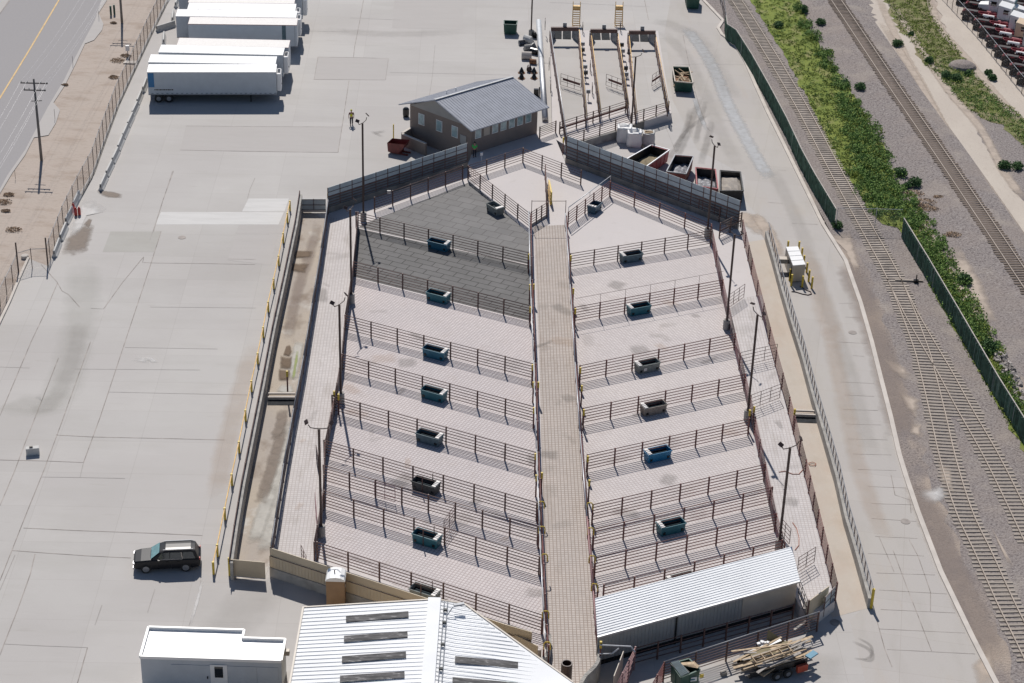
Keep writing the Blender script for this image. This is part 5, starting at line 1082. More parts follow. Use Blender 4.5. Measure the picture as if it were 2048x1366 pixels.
# white equipment cabinet with bollards
g=G(1597,555,0); o=thing('equipment_cabinet','white topped equipment cabinet on the right lane ringed by yellow bollards','cabinet',tuple(g))
c0=[G(1577,505,2.0),G(1599,503,2.0),G(1613,527,2.0),G(1586,530,2.0)]
cx=[Vector((*G2(1572,494,2.0),0)),Vector((*G2(1596,493,2.0),0)),Vector((*G2(1611,529,2.0),0)),Vector((*G2(1586,531,2.0),0))]
MB().prism([tuple(p.xy) for p in cx],.1,1.95).build('body','tanbox',o)
m=MB().prism([tuple(p.xy) for p in cx],1.955,2.02); m.build('top','whiter',o)
m=MB()
for t in(.25,.5,.75): a=lerp(cx[0],cx[3],t);b=lerp(cx[1],cx[2],t); m.bar(a+Vector((0,0,2.03)),b+Vector((0,0,2.03)),.05,.02)
m.build('top_seam','galvd',o)
a=lerp(cx[0],cx[3],.45);b=lerp(cx[0],cx[3],.95); MB().bar(a+Vector((-.08,0,1.0)),b+Vector((-.08,0,1.0)),.06,1.5).build('open_door','black',o)
MB().box(lerp(cx[0],cx[3],.35)+Vector((-.5,0,1.2)),(.8,.7,.5)).build('side_box','tanbox',o)
for i,(x,y) in enumerate([(1575,501),(1597,502),(1603,515),(1607,530),(1613,545),(1617,563),(1604,575),(1623,577),(1579,561),(1582,572)]):
    h=1.15 if y<560 else 1.35; g=G(x,y+0,0); g2=G(x,y,0); tag(MB().tube(g,g+Vector((0,0,h)),.11,10).build('bollard','yellow'),f'yellow bollard round the white topped cabinet, number {i+1} clockwise from its far corner','bollard','yellow bollards round the cabinet')
pts=[G(*p,.05) for p in[(1583,583),(1592,584),(1605,588),(1616,590),(1623,588),(1621,583),(1612,580),(1600,572)]]
tag(MB().path(pts,.05,6).build('black_hose','polem'),'black hose looped on the lane before the cabinet','hose')
for nm_,pts,z in [('orange hose coil on the dusty lane',[(1617,926),(1620,930),(1630,931),(1632,927),(1625,924),(1617,926)],.1),('orange hose trailing over the right side alley',[(1613,925),(1605,940),(1598,948),(1585,948),(1570,942),(1558,944)],P+.05),('orange hose curving past the shed in the right side alley',[(1585,1045),(1593,1056),(1598,1075),(1598,1090),(1590,1100)],P+.05)]:
    tag(MB().path([G(*p,z) for p in pts],.03,6).build('orange_hose','orange'),nm_,'hose')

# ================================================================ TRAILERS
def trailer(rL,rR,label,reefer=True,wheels=True,band=None,mat='shellwhite',first=False,H=4.05,plain=False):
    a=Vector((*G2(*rL,H),0)); b=Vector((*G2(*rR,H),0)); L=(b-a).length; ang=atan2((b-a).y,(b-a).x)
    o=thing('semi_trailer',label,'trailer',tuple(a),rz=ang,group='white semi trailers',world=False); W_=2.6; z0=1.15
    MB().box((L/2,W_/2,(z0+H)/2),(L,W_,H-z0)).build('body',mat,o,bevel=.03)
    m=MB().box((L/2,W_/2,H+.012),(L-.04,W_-.04,.02))
    if not plain:
        for k in range(1,10): m.box((L*k/10,W_/2,H+.03),(.04,W_-.1,.03))
    m.build('roof','whiter' if not plain else 'valve',o)
    MB().box((L/2,W_/2,H-.02),(L+.02,W_+.03,.08)).build('top_rail','pipeP' if plain else 'galv',o)
    MB().box((L/2,W_/2,z0-.03),(L+.02,W_+.02,.12)).build('bottom_rail','galvd',o)
    m=MB()
    for k in range(2): m.box((1.2+1.25*k,W_/2,.62),(.12,W_-.6,.12))
    m.box((1.8,W_/2,.85),(3,1.0,.3)); m.build('axle','black',o)
    w0=None
    for k in range(2):
        for s in(0,1):
            y=.05 if s==0 else W_-.37
            if w0 is None:
                w0=MB().lathe((0,0,0),[(.30,0),(.5,.02),(.52,.1),(.52,.3),(.5,.38),(.3,.4)],18,Matrix.Rotation(pi/2,3,'X')).build('wheel','rubberblk',o); MB().lathe((0,0,0),[(.28,-.015),(.28,.05),(.1,.1)],12,Matrix.Rotation(pi/2,3,'X')).build('rim','rim',w0); MB().lathe((0,0,0),[(.28,.0),(.28,.415)],12,Matrix.Rotation(pi/2,3,'X')).build('hub','rim',w0); w=w0
            else:
                w=w0.copy(); COL.objects.link(w); w.parent=o
                for g_ in w0.children: d=g_.copy(); COL.objects.link(d); d.parent=w
            w.location=(1.2+1.25*k,y+.4,.53)
    MB().bar((L-3.2,.3,0.05),(L-3.2,.3,1.1),.14).bar((L-3.2,W_-.3,.05),(L-3.2,W_-.3,1.1),.14).build('landing_gear','black',o)
    if reefer:
        MB().box((L+.3,W_/2,2.55),(.6,2.0,2.3)).build('refrigeration_unit','white',o,bevel=.15); MB().box((L+.3,W_/2,3.72),(.35,1.2,.05)).build('fan_grille','black',o)
        MB().tube((L+.61,.9,2.2),(L+.64,.9,2.2),.12).build('port','black',o)
    return o,L,W_
T=[((294,144.4),(552,144.4),'front reefer trailer with a blue rear decal, nearest of the row',True,False),((296.6,124.5),(550.6,128.6),'second trailer from the front, plain bright white roof',False,False),((317,104.6),(565.5,110.4),'third trailer from the front with a rounded cooling unit',True,False),((353,90.5),(577,95.5),'fourth trailer from the front with a dull striped roof',False,True),((376,48),(593.7,50.6),'fifth trailer from the front showing a dark band on its shaded side',False,True),((351.4,32.4),(592,35.7),'sixth trailer, its left end sticking out past the fifth',True,False),((374.6,19),(590.4,21.6),'seventh trailer from the front with cooling unit',True,False),((376,5),(588.8,7.5),'eighth trailer, its roof just below the top edge',False,True),((357,-7),(604,-4),'ninth trailer cut by the top edge of the view',True,False)]
for i,(a,b,l,rf_,pl) in enumerate(T):
    o,L,W_=trailer(a,b,l,rf_,plain=pl)
    if i==0:
        MB().box((.42,-.012,3.0),(.72,.02,1.85)).build('rear_decal','blue',o)
        m=MB(); x=.75
        for wd in(.16,.3,.1,.28,.12,.3,.2,.3,.15,.22): m.box((x+wd/2,-.012,1.75),(wd-.03,.02,.13)); x+=wd+.02
        m.build('lettering','black',o)
        m=MB()
        for k in range(26): m.box((.5+k*.6,-.01,1.28),(.26,.02,.06))
        m.build('side_markers','slateT',o)
        MB().box((.0,1.3,2.0),(.03,.2,.2)).build('rear_plate','white',o)
    if i==4: MB().box((L-1.7,-.012,2.6),(.5,.02,2.8)).build('dark_band','slateT',o)
    if i==4: MB().box((L-.3,-.01,2.6),(.04,.02,2.8)).build('end_seam','galvd',o)

# ================================================================ CONCRETE BARRIERS
def barrier_proto():
    o=thing('concrete_barrier','','barrier',(0,0,0),world=False,group='precast concrete barriers'); m=MB()
    pr=[(-.3,0),(-.3,.08),(-.17,.3),(-.09,.82),(.09,.82),(.17,.3),(.3,.08),(.3,0)]; n=len(pr); L=3.05
    m._a([(-L/2,x,z) for x,z in pr]+[(L/2,x,z) for x,z in pr],[tuple(range(n)),tuple(range(2*n-1,n-1,-1))]+[(i,i+1,n+i+1,n+i) for i in range(n-1)]+[(0,n-1,2*n-1,n)])
    m.build('barrier_body','barrier',o); MB().box((L/2+.03,0,.55),(.08,.06,.3)).box((-L/2-.03,0,.55),(.08,.06,.3)).build('connector','black',o); return o
bp=barrier_proto()
bl=[((355,8),None,'barrier by the far trailers at the top'),((346,38),None,'barrier just left of the fifth trailer'),((332,58),.85,'tilted grey barrier turned out of line near the top'),((328,82),None,'barrier between the tilted one and the third trailer'),((290,176),None,'barrier touching the front trailer corner'),((279,201),None,'second barrier below the front trailer'),((270,224),None,'third barrier below the front trailer'),((261,246),None,'fourth barrier below the front trailer'),((251,269),None,'fifth barrier below the front trailer'),((241,292),None,'sixth barrier below the front trailer'),((231,317),None,'seventh barrier below the front trailer'),((219,343),None,'eighth barrier below the front trailer'),((207,370),None,'last barrier of the upper line, by the brown stain'),((153,405),None,'barrier beside the red canisters, above them'),((139,437),None,'barrier just below the red canisters'),((127,470),None,'second barrier below the red canisters'),((114,502),None,'lowest barrier near the swing gate')]
hd=atan2((G(207,370)-G(290,176)).y,(G(207,370)-G(290,176)).x)
for i,((x,y),r_,l) in enumerate(bl):
    g=G(x,y,0); o=bp if i==0 else dup(bp,g,0,'')
    o.location=g; o['label']='concrete '+l; o.rotation_euler=(0,0,(hd+(.12 if 1<=i<=3 else 0)+random.uniform(-.03,.03)) if r_ is None else r_)
g=G(66,908,0); o=thing('concrete_block','lone grey concrete block on the open left yard','block',tuple(g))
MB().box(g+Vector((0,0,.35)),(1.15,.5,.7),rz=.25).build('block','barrier',o,bevel=.03); MB().box(g+Vector((-.1,-.05,.76)),(.3,.12,.12),rz=.25).build('lifting_lug','concd',o)
for i,(x,y) in enumerate([(147,423),(152,431),(159,430)]):
    g=G(x,y,0); tag(MB().lathe(g,[(.14,0),(.17,.1),(.17,.75),(.08,.9),(.08,1.0)],10).build('red_canister','redpl'),['leftmost red canister by the barriers','middle red canister by the barriers','rightmost red canister by the barriers'][i],'canister','red canisters by the barriers')

# ================================================================ YELLOW GUARD RAIL
yp=[(579.5,402),(574.5,426),(566,466),(557,511),(547,557),(536,603),(526,654),(515,706),(502.5,761.5),(490.5,820),(477.5,883),(463,948),(449,1016),(434,1089),(426,1124)]
Y=[Vector((*G2(x,y,1.2),0)) for x,y in yp]; o=thing('yellow_guard_rail','long yellow guard rail beside the left trench wall','guard rail',tuple(Y[0]))
p0=None
for q in Y:
    if p0 is None:
        kk=OFF.pop(o.name); p0=MB().tube((0,0,0),(0,0,1.22),.1,10).build('post','yellow',o); OFF[o.name]=kk; p0.location=(0,0,0)
    else: inst(p0,o,q-Y[0])
m=MB()
for a,b in zip(Y,Y[1:]): m.tube(a+Vector((0,0,1.12)),b+Vector((0,0,1.12)),.055,8)
m.build('rail','yellowp',o)

# ================================================================ CHAIN LINK FENCES
def chainfence(pts,h,label,step=3.0,mat='chain',rail='galvd',slat=None,z0=0.0,pm='polem',postr=.04,toprail=.03):
    ps=[Vector((*G2(x,y,z0),z0)) for x,y in pts]; o=thing('chain_link_fence',label,'fence',tuple(ps[0]))
    cloth('wire_mesh' if not slat else 'slat_screen',ps,0.03,h,mat,o); p0=None
    for q,d in [(ps[0],None)]+resample(ps,step):
        if p0 is None:
            kk=OFF.pop(o.name); p0=MB().tube((0,0,0),(0,0,h+.12),postr,8).build('post',pm,o); OFF[o.name]=kk
        else: inst(p0,o,q-ps[0])
    m=MB()
    for a,b in zip(ps,ps[1:]): m.tube(a+Vector((0,0,h)),b+Vector((0,0,h)),toprail,6)
    m.build('top_rail',rail,o); return o
chainfence(fenceL,2.4,'tall chain link fence along the dirt verge at the left',2.6)
chainfence([(37,543),(22,575),(0,617),(-60,740),(-150,920)],2.0,'chain link fence at the left edge below the swing gate',2.6)
o=chainfence([(96,535),(66,536),(36,545)],2.2,'open chain link swing gate between the two left fences',1.6,mat='chainl'); 
for x,y,l in[(96,532,'tall dark gate post right of the swing gate'),(37,542,'tall dark gate post left of the swing gate')]: g=G(x,y); tag(MB().tube(g,g+Vector((0,0,3.3)),.08,8).build('gate_post','polem'),l,'gate post','tall dark gate posts')
g=G(50,515,0); tag(MB().lathe(g,[(.4,0),(.4,.25),(.3,.3)],12).build('manhole_riser','kerb'),'pale round concrete cap beside the left swing gate','cap')
gf=[(1450,63),(1452,80),(1470,92),(1500,140),(1535,203),(1570,270),(1600,335),(1625,382),(1668,455)]
M['slats']=M['screen']
def greenfence(pts,h,label):
    ps=[Vector((*G2(x,y,0),0)) for x,y in pts]; o=thing('slat_fence',label,'fence',tuple(ps[0]),group='green slatted railway fences'); m=MB()
    for a,b in zip(ps,ps[1:]):
        m.bar(a+Vector((0,0,h/2)),b+Vector((0,0,h/2)),.03,h-.1)
        n=int((b-a).length/.25); d=(b-a).normalized(); n_=Vector((d.y,-d.x,0)); n_=n_ if n_.x<0 else -n_
        for k in range(n):
            if random.random()<.8: q=lerp(a,b,(k+random.random()*.5)/n)+n_*(.03+random.random()*.05); m.box(q+Vector((0,0,h/2+random.uniform(-.12,.05))),(.04,.1,h-.15+random.uniform(-.2,.1)),rz=atan2(d.y,d.x))
    m.build('slats','screen',o); m=MB()
    for a,b in zip(ps,ps[1:]): m.tube(a+Vector((0,0,h)),b+Vector((0,0,h)),.05,6)
    m.build('top_rail','kerb',o); p0=None
    for q,d in [(ps[0],None)]+resample(ps,3.0):
        if p0 is None: kk=OFF.pop(o.name); p0=MB().tube((0,0,0),(0,0,h+.05),.05,8).build('post','galvd',o); OFF[o.name]=kk
        else: inst(p0,o,q-ps[0])
    return o
greenfence(gf,2.3,'dark green slatted fence between the concrete lane and the siding, upper stretch')
greenfence([(1803,474),(1850,552),(1900,638),(1948,722),(1990,795),(2047,888),(2110,990)],2.3,'dark green slatted fence right of the siding tracks, lower stretch')
chainfence([(1671,457),(1722,458),(1800,460)],2.5,'see through chain link gate across the siding track',4.3,mat='chainl',rail='galv',pm='galv')
chainfence([(1884,0),(1918,37),(1950,72),(1990,122),(2028,170),(2090,245)],2.3,'chain link fence in front of the parked truck chassis',2.2,mat='chainl',rail='galv')
chainfence([(1425,-40),(1445,20),(1450,63)],2.3,'short chain link fence at the top beside the siding',2.5,mat='chainl')

# ================================================================ UTILITY POLES AND WIRES
def upole(px,py,topy,label,h=None):
    g=G(px,py,0); H=h or zat(g,topy); o=thing('utility_pole',label,'utility pole',tuple(g),group='wooden utility poles')
    MB().tube(g,g+Vector((0,0,H)),.17,12,.11).build('pole','pole',o,smooth=True); e=[]
    for zz,w_ in((H-.5,1.55),(H-1.35,1.25)):
        MB().bar(g+Vector((-w_,0,zz)),g+Vector((w_,0,zz)),.12,.14).build('crossarm','pole',o)
        m=MB()
        for x in(-w_+.1,-w_*.5,w_*.5,w_-.1): q=g+Vector((x,-.02,zz+.07)); m.tube(q,q+Vector((0,0,.2)),.05); e.append(q+Vector((0,0,.2)))
        m.build('insulator','slateT',o)
    MB().bar(g+Vector((-.5,0,H-2.7)),g+Vector((.7,0,H-2.6)),.08).build('bracket','pole',o)
    return g,H,e
g1,H1,e1_=upole(83,320,158,'weathered utility pole with two crossarms on the dirt verge')
g2,H2,e2_=upole(244,45,0,'utility pole at the top left with its top out of view',h=H1)
dv=g2-g1
wl_=[0,1,2,3,7]
for i,k in enumerate(wl_):
    m=MB(); 
    for A_,B_ in((e2_[k]+dv*.0,e1_[k]),(e1_[k],e1_[k]-dv),(e2_[k],e2_[k]+dv)):
        n=14; pts=[lerp(A_,B_,t/n)-Vector((0,0,1))*(.9*4*(t/n)*(1-t/n)) for t in range(n+1)]; m.path(pts,.008,4)
    tag(m.build('power_line','wire'),'thin power line over the road, '+['outermost on the left','second from the left','middle of five','fourth from the left','rightmost'][i],'power line','power lines over the road')
for x,y,l,c in[(222,30,'green utility riser pipe, left of the pair at the top','green'),(229,28,'green utility riser pipe, right of the pair at the top','green')]:
    g=G(x,y); o=MB().tube(g,g+Vector((0,0,1.3)),.14,8).build('riser_pipe',c); tag(o,l,'riser pipe','green riser pipes')
g=G(256,112,0); o=thing('meter_post','white meter box on a post beside the left fence','meter post',tuple(g)); MB().tube(g,g+Vector((0,0,.8)),.06).build('post','galvd',o); MB().box(g+Vector((0,0,1.1)),(.45,.35,.7)).build('meter_box','white',o); MB().box(G(260,125)+Vector((0,0,.04)),(1.6,.9,.08)).build('slab','kerb',o)
for i,(x,y,h) in enumerate([(146,130,1.2),(110,238,1.3),(198,38,1.2),(31,358,1.1)]): g=G(x,y,0); tag(MB().tube(g,g+Vector((0,0,h)),.025,6).build('marker_stake','polem'),['thin stake at the road edge beside the middle of the verge','thin stake at the bend of the sidewalk above the pole base','thin stake at the top of the sidewalk','thin stake near the pole shadow at the road edge'][i],'stake','thin marker stakes along the verge')

# ================================================================ VEGETATION
def leaves(m,c,r,n,s,flatz=.8):
    for _ in range(n):
        d=Vector((random.gauss(0,1),random.gauss(0,1),random.gauss(0,1))).normalized()*random.uniform(.45,1.0)
        p=Vector(c)+Vector((d.x*r[0],d.y*r[1],abs(d.z)*r[2])); a=Vector((random.gauss(0,1),random.gauss(0,1),random.gauss(0,.5))).normalized(); b=a.orthogonal().normalized(); k=s*random.uniform(.6,1.3)
        m._a([tuple(p-a*k),tuple(p+b*k*.55),tuple(p+a*k),tuple(p-b*k*.55)],[(0,1,2,3)])
random.seed(11)
bushes=[(1608,25,1.0),(1641,48,.85),(1720,178,.85),(1690,170,.7),(1815,374,.5),(1829,372,1.0),(1800,350,.9),(1795,92,.9),(1822,70,.5),(1859,125,.8),(1890,155,.9),(1912,160,.9),(1935,150,.6),(1985,160,.8),(1977,148,.6),(1556,55,.8),(2008,338,1.0),(2034,338,.9),(1930,565,1.0),(1975,700,1.2),(1672,455,.8)]
bn=['beside the top of the grass strip','standing alone on the gravel near the top','standing alone on the gravel right of the grass strip','at the right edge of the grass strip','small one left of the rounded gravel bush','rounded one on the gravel beside dead brush','at the right edge of the shrubs beside the gravel','in the weedy strip near the top','smallest one in the upper weedy strip','left in the weedy strip before the truck fence','middle left in the weedy strip','near the grey mound in the weedy strip','small one right of the grey mound','dark one nearest the truck fence','dark one just above the one nearest the truck fence','dark one inside the bright grass at the top','left of the pair at the right edge','right of the pair at the right edge','on the shrub band corner near the main line','at the lower end of the shrub band','dark one at the foot of the chain link gate']
for (x,y,r),l in zip(bushes,bn):
    g=G(x,y,0); o=thing('bush','dark green bush '+l,'bush',tuple(g),group='bushes along the railway')
    MB().tube(g,g+Vector((.05,0,r*.5)),.05,5,.02).tube(g,g+Vector((-.15,.1,r*.4)),.035,5,.01).build('stem','woodg',o)
    m=MB(); 
    for k in range(5): leaves(m,g+Vector((random.uniform(-.4,.4)*r,random.uniform(-.4,.4)*r,r*.15)),(r*.6,r*.6,r*.9),int(130*r)+30,.12)
    m.build('foliage','leafC',o)
# shrub mass: dense on the right side of the strip
import bisect
shrub=[(1608,50,1.2),(1628,75,1.3),(1645,110,1.4),(1660,135,1.4),(1680,170,1.5),(1696,205,1.8),(1712,235,2.2),(1730,265,2.6),(1738,295,2.8),(1750,320,2.8),(1765,350,2.8),(1775,385,2.8),(1795,405,2.6),(1812,430,2.6),(1832,455,2.6),(1845,485,2.4),(1860,510,2.4),(1875,540,2.4),(1890,570,2.3),(1905,600,2.3),(1925,635,2.2),(1945,665,2.1),(1965,695,1.8),(1600,22,1.0),(1690,225,1.2),(1705,270,1.8),(1718,310,1.8),(1725,350,2.2),(1745,385,2.4),(1765,415,2.2),(1850,530,1.8),(1870,575,1.8),(1895,615,1.8),(1920,665,1.6),(1985,760,1.6),(2005,790,1.6),(2025,830,1.5),(1885,600,1.5),(1910,650,1.5)]
m=MB(); m2=MB()
for x,y,r in shrub:
    if y>440: x+=13; r*=.85
    for k in range(int(14*r)):
        a=random.random()*2*pi; q=random.random()**.5*r; X,Y_=G2(x,y); s=random.uniform(.35,.8)
        leaves(m if random.random()<.86 else m2,(X+cos(a)*q*.8,Y_+sin(a)*q*1.3,0.05),(s,s,s*1.35),38,.13)
tag(m.build('shrubbery','leafA'),'dense mass of dark green shrubs between the railway lines','shrubs',kind='stuff')
tag(m2.build('shrubbery','leafB'),'yellow green clumps within the shrubs between the railway lines','shrubs',kind='stuff')
def inside(p,poly):
    c=False; j=len(poly)-1
    for i in range(len(poly)):
        if (poly[i][1]>p[1])!=(poly[j][1]>p[1]) and p[0]<(poly[j][0]-poly[i][0])*(p[1]-poly[i][1])/(poly[j][1]-poly[i][1])+poly[i][0]: c=not c
        j=i
    return c
m=MB(); m3=MB(); k=0
while k<2600:
    x,y=random.uniform(1480,2060),random.uniform(-10,880)
    if not inside((x,y),strip_px): continue
    k+=1; X,Y_=G2(x,y); leaves(m if random.random()<.82 else m3,(X,Y_,0),(.35,.35,random.uniform(.15,.45)),9,.11)
wp2=[(1745,-40),(1850,-40),(1862,20),(1885,60),(1912,95),(1935,125),(1950,150),(2000,200),(2045,235),(2160,350),(2160,420),(2048,290),(2010,250),(1960,235),(1930,215),(1900,180),(1875,150),(1850,130),(1830,90),(1800,60),(1770,0)]
k=0
while k<1500:
    x,y=random.uniform(1745,2060),random.uniform(-10,300)
    if not inside((x,y),wp2): continue
    k+=1; X,Y_=G2(x,y); dk_=(y>120 and x>1870); leaves(m3 if (dk_ and random.random()<.6) else m,(X,Y_,0),(.4,.4,random.uniform(.15,.5)),9,.11)
tag(m.build('tall_grass','leafB'),'tufts of tall yellow green grass on both railway strips','grass',kind='stuff')
tag(m3.build('weed_tufts','leafA'),'darker green weed tufts scattered through the grass strips','weeds',kind='stuff')
m=MB()
for x,y,r in[(1826,388,1.2),(1848,405,1.3),(1858,418,1.1),(1838,412,.8),(1905,470,.9),(1880,395,.7)]:
    X,Y_=G2(x,y); leaves(m,(X,Y_,0),(r*1.2,r*.7,r*.35),260,.1)
for x,y,r in[(235,122,1.1),(228,155,.8),(252,112,.8),(28,460,1.0),(8,405,1.0),(18,390,.7),(130,170,.5),(227,46,.5),(12,422,.6)]:
    X,Y_=G2(x,y); leaves(m,(X,Y_,0),(r*1.0,r*.6,r*.35),200,.1)
tag(m.build('dead_brush','drybrush'),'clumps of dead brown brush on the gravel and verge','dead brush',kind='stuff')
g=G(1925,134,0); m=MB(); m.lathe(g,[(1.9,0),(1.6,.4),(1.0,.7),(.2,.8)],14); tag(m.build('gravel_mound','ballast'),'small grey gravel mound in the weedy strip','mound')
m=MB()
for k in range(260):
    t=random.random(); x=1985+t*65+random.uniform(-8,14); y=690+t*125+random.uniform(-12,12); X,Y_=G2(x,y); r=random.uniform(.15,.42); R=Matrix.Rotation(random.random()*3,3,'Z')@Matrix.Rotation(random.random()*3,3,'X'); m.box((X,Y_,r*.3),(r,r*.8,r*.7),mat=R)
tag(m.build('riprap','stone'),'pile of broken rocks at the right edge beside the shrubs','rocks',kind='stuff')

# ================================================================ TRUCK CHASSIS ROW
o=thing('truck_chassis','','truck',(0,0,0),world=False,group='parked cab and chassis trucks')
f=MB()
for s in(-.42,.42): f.bar((0,s,.95),(6.2,s,.95),.09,.26)
for x in(.1,1.0,2.2,3.6): f.bar((x,-.42,.95),(x,.42,.95),.09,.18)
f.build('frame_rail','chassis',o)
wh=None
for x in(.75,2.1,7.1):
    for s in(-1,1):
        if wh is None:
            wh=MB().lathe((0,0,-.22),[(.28,0),(.5,.03),(.52,.1),(.52,.36),(.5,.43),(.28,.44)],16,Matrix.Rotation(pi/2,3,'X')).build('wheel','rubberblk',o); MB().lathe((0,.1,0),[(.26,-.02),(.26,.16),(.1,.2)],10,Matrix.Rotation(pi/2,3,'X')).build('rim','rim',wh); w=wh
        else:
            w=wh.copy(); COL.objects.link(w); w.parent=o
            for c in wh.children: d=c.copy(); COL.objects.link(d); d.parent=w
        w.location=(x,s*1.0,.52)
for x in(.75,2.1):
    for s in(-1,1):
        m=MB()
        for k in range(6): a0=pi*k/6; a1=pi*(k+1)/6; m.bar((x-.62*cos(a0),s*1.0,.55+.6*sin(a0)),(x-.62*cos(a1),s*1.0,.55+.6*sin(a1)),.5,.04,up=(0,1,0)) 
        m.build('mudguard','chassisk',o)
MB().tube((3.0,-.8,.85),(4.6,-.8,.85),.3,10).build('fuel_tank','white',o); MB().tube((3.2,.8,.85),(4.5,.8,.85),.3,10).build('air_tank','redbox',o)
MB().box((1.3,0,1.12),(1.6,.7,.12)).build('fifth_wheel','chassisk',o)
cb=MB(); cb.prism([(5.0,-1.15),(6.9,-1.15),(6.9,1.15),(5.0,1.15)],.9,[2.9,2.6,2.6,2.9]); cb.build('cab','white',o,bevel=.08)
MB().prism([(6.9,-.85),(8.4,-.7),(8.4,.7),(6.9,.85)],.8,[1.75,1.5,1.5,1.75]).build('bonnet','white',o,bevel=.1); MB().box((6.93,0,2.15),(.05,1.9,.65)).build('windscreen','wglass',o)
MB().box((6.2,-1.17,2.05),(.8,.03,.6)).build('side_window','dglass',o); MB().box((6.2,1.17,2.05),(.8,.03,.6)).build('side_window','dglass',o); MB().box((4.96,0,2.0),(.04,2.1,1.7)).build('cab_rear','greycab',o)
MB().box((6.6,-1.4,2.0),(.1,.2,.5)).build('mirror','white',o); MB().box((6.6,1.4,2.0),(.1,.2,.5)).build('mirror','white',o)
rears=[(1912,3),(1930,18),(1924,33),(1946,52),(1957,67),(1972,86),(1988,106),(2003,124),(2018,142),(2033,161),(2050,182)]
hd2=atan2((G(1995,44)-G(1930,33)).y,(G(1995,44)-G(1930,33)).x)
tn=['first chassis in the row, cut by the top edge','second chassis from the top','third chassis, furthest left, with white cab in full view','fourth chassis with a white cab','fifth chassis with a cream roofed cab','sixth chassis from the top','seventh chassis from the top','eighth chassis from the top','ninth chassis from the top, mostly off the right edge','tenth chassis, only its rear in view','last chassis at the bottom corner of the row']
for i,(x,y) in enumerate(rears):
    q=o if i==0 else dup(o,(0,0,0),0,''); q.location=G(x,y,0); q.rotation_euler=(0,0,hd2); q['label']='red framed truck '+tn[i]
    if i==4:
        for c in q.children:
            if c.name.startswith('cab') and 'rear' not in c.name: c.data=c.data.copy(); c.data.materials[0]=M['creamcab']
for i,(x,y) in enumerate([(1962,-12),(2046,4),(2052,24),(2075,45)]):
    q=dup(o,G(x,y,0),hd2+pi,'white cab truck in the second row facing back, '+['at the top edge','above the others at the right edge','middle at the right edge','lowest at the right edge'][i]); 

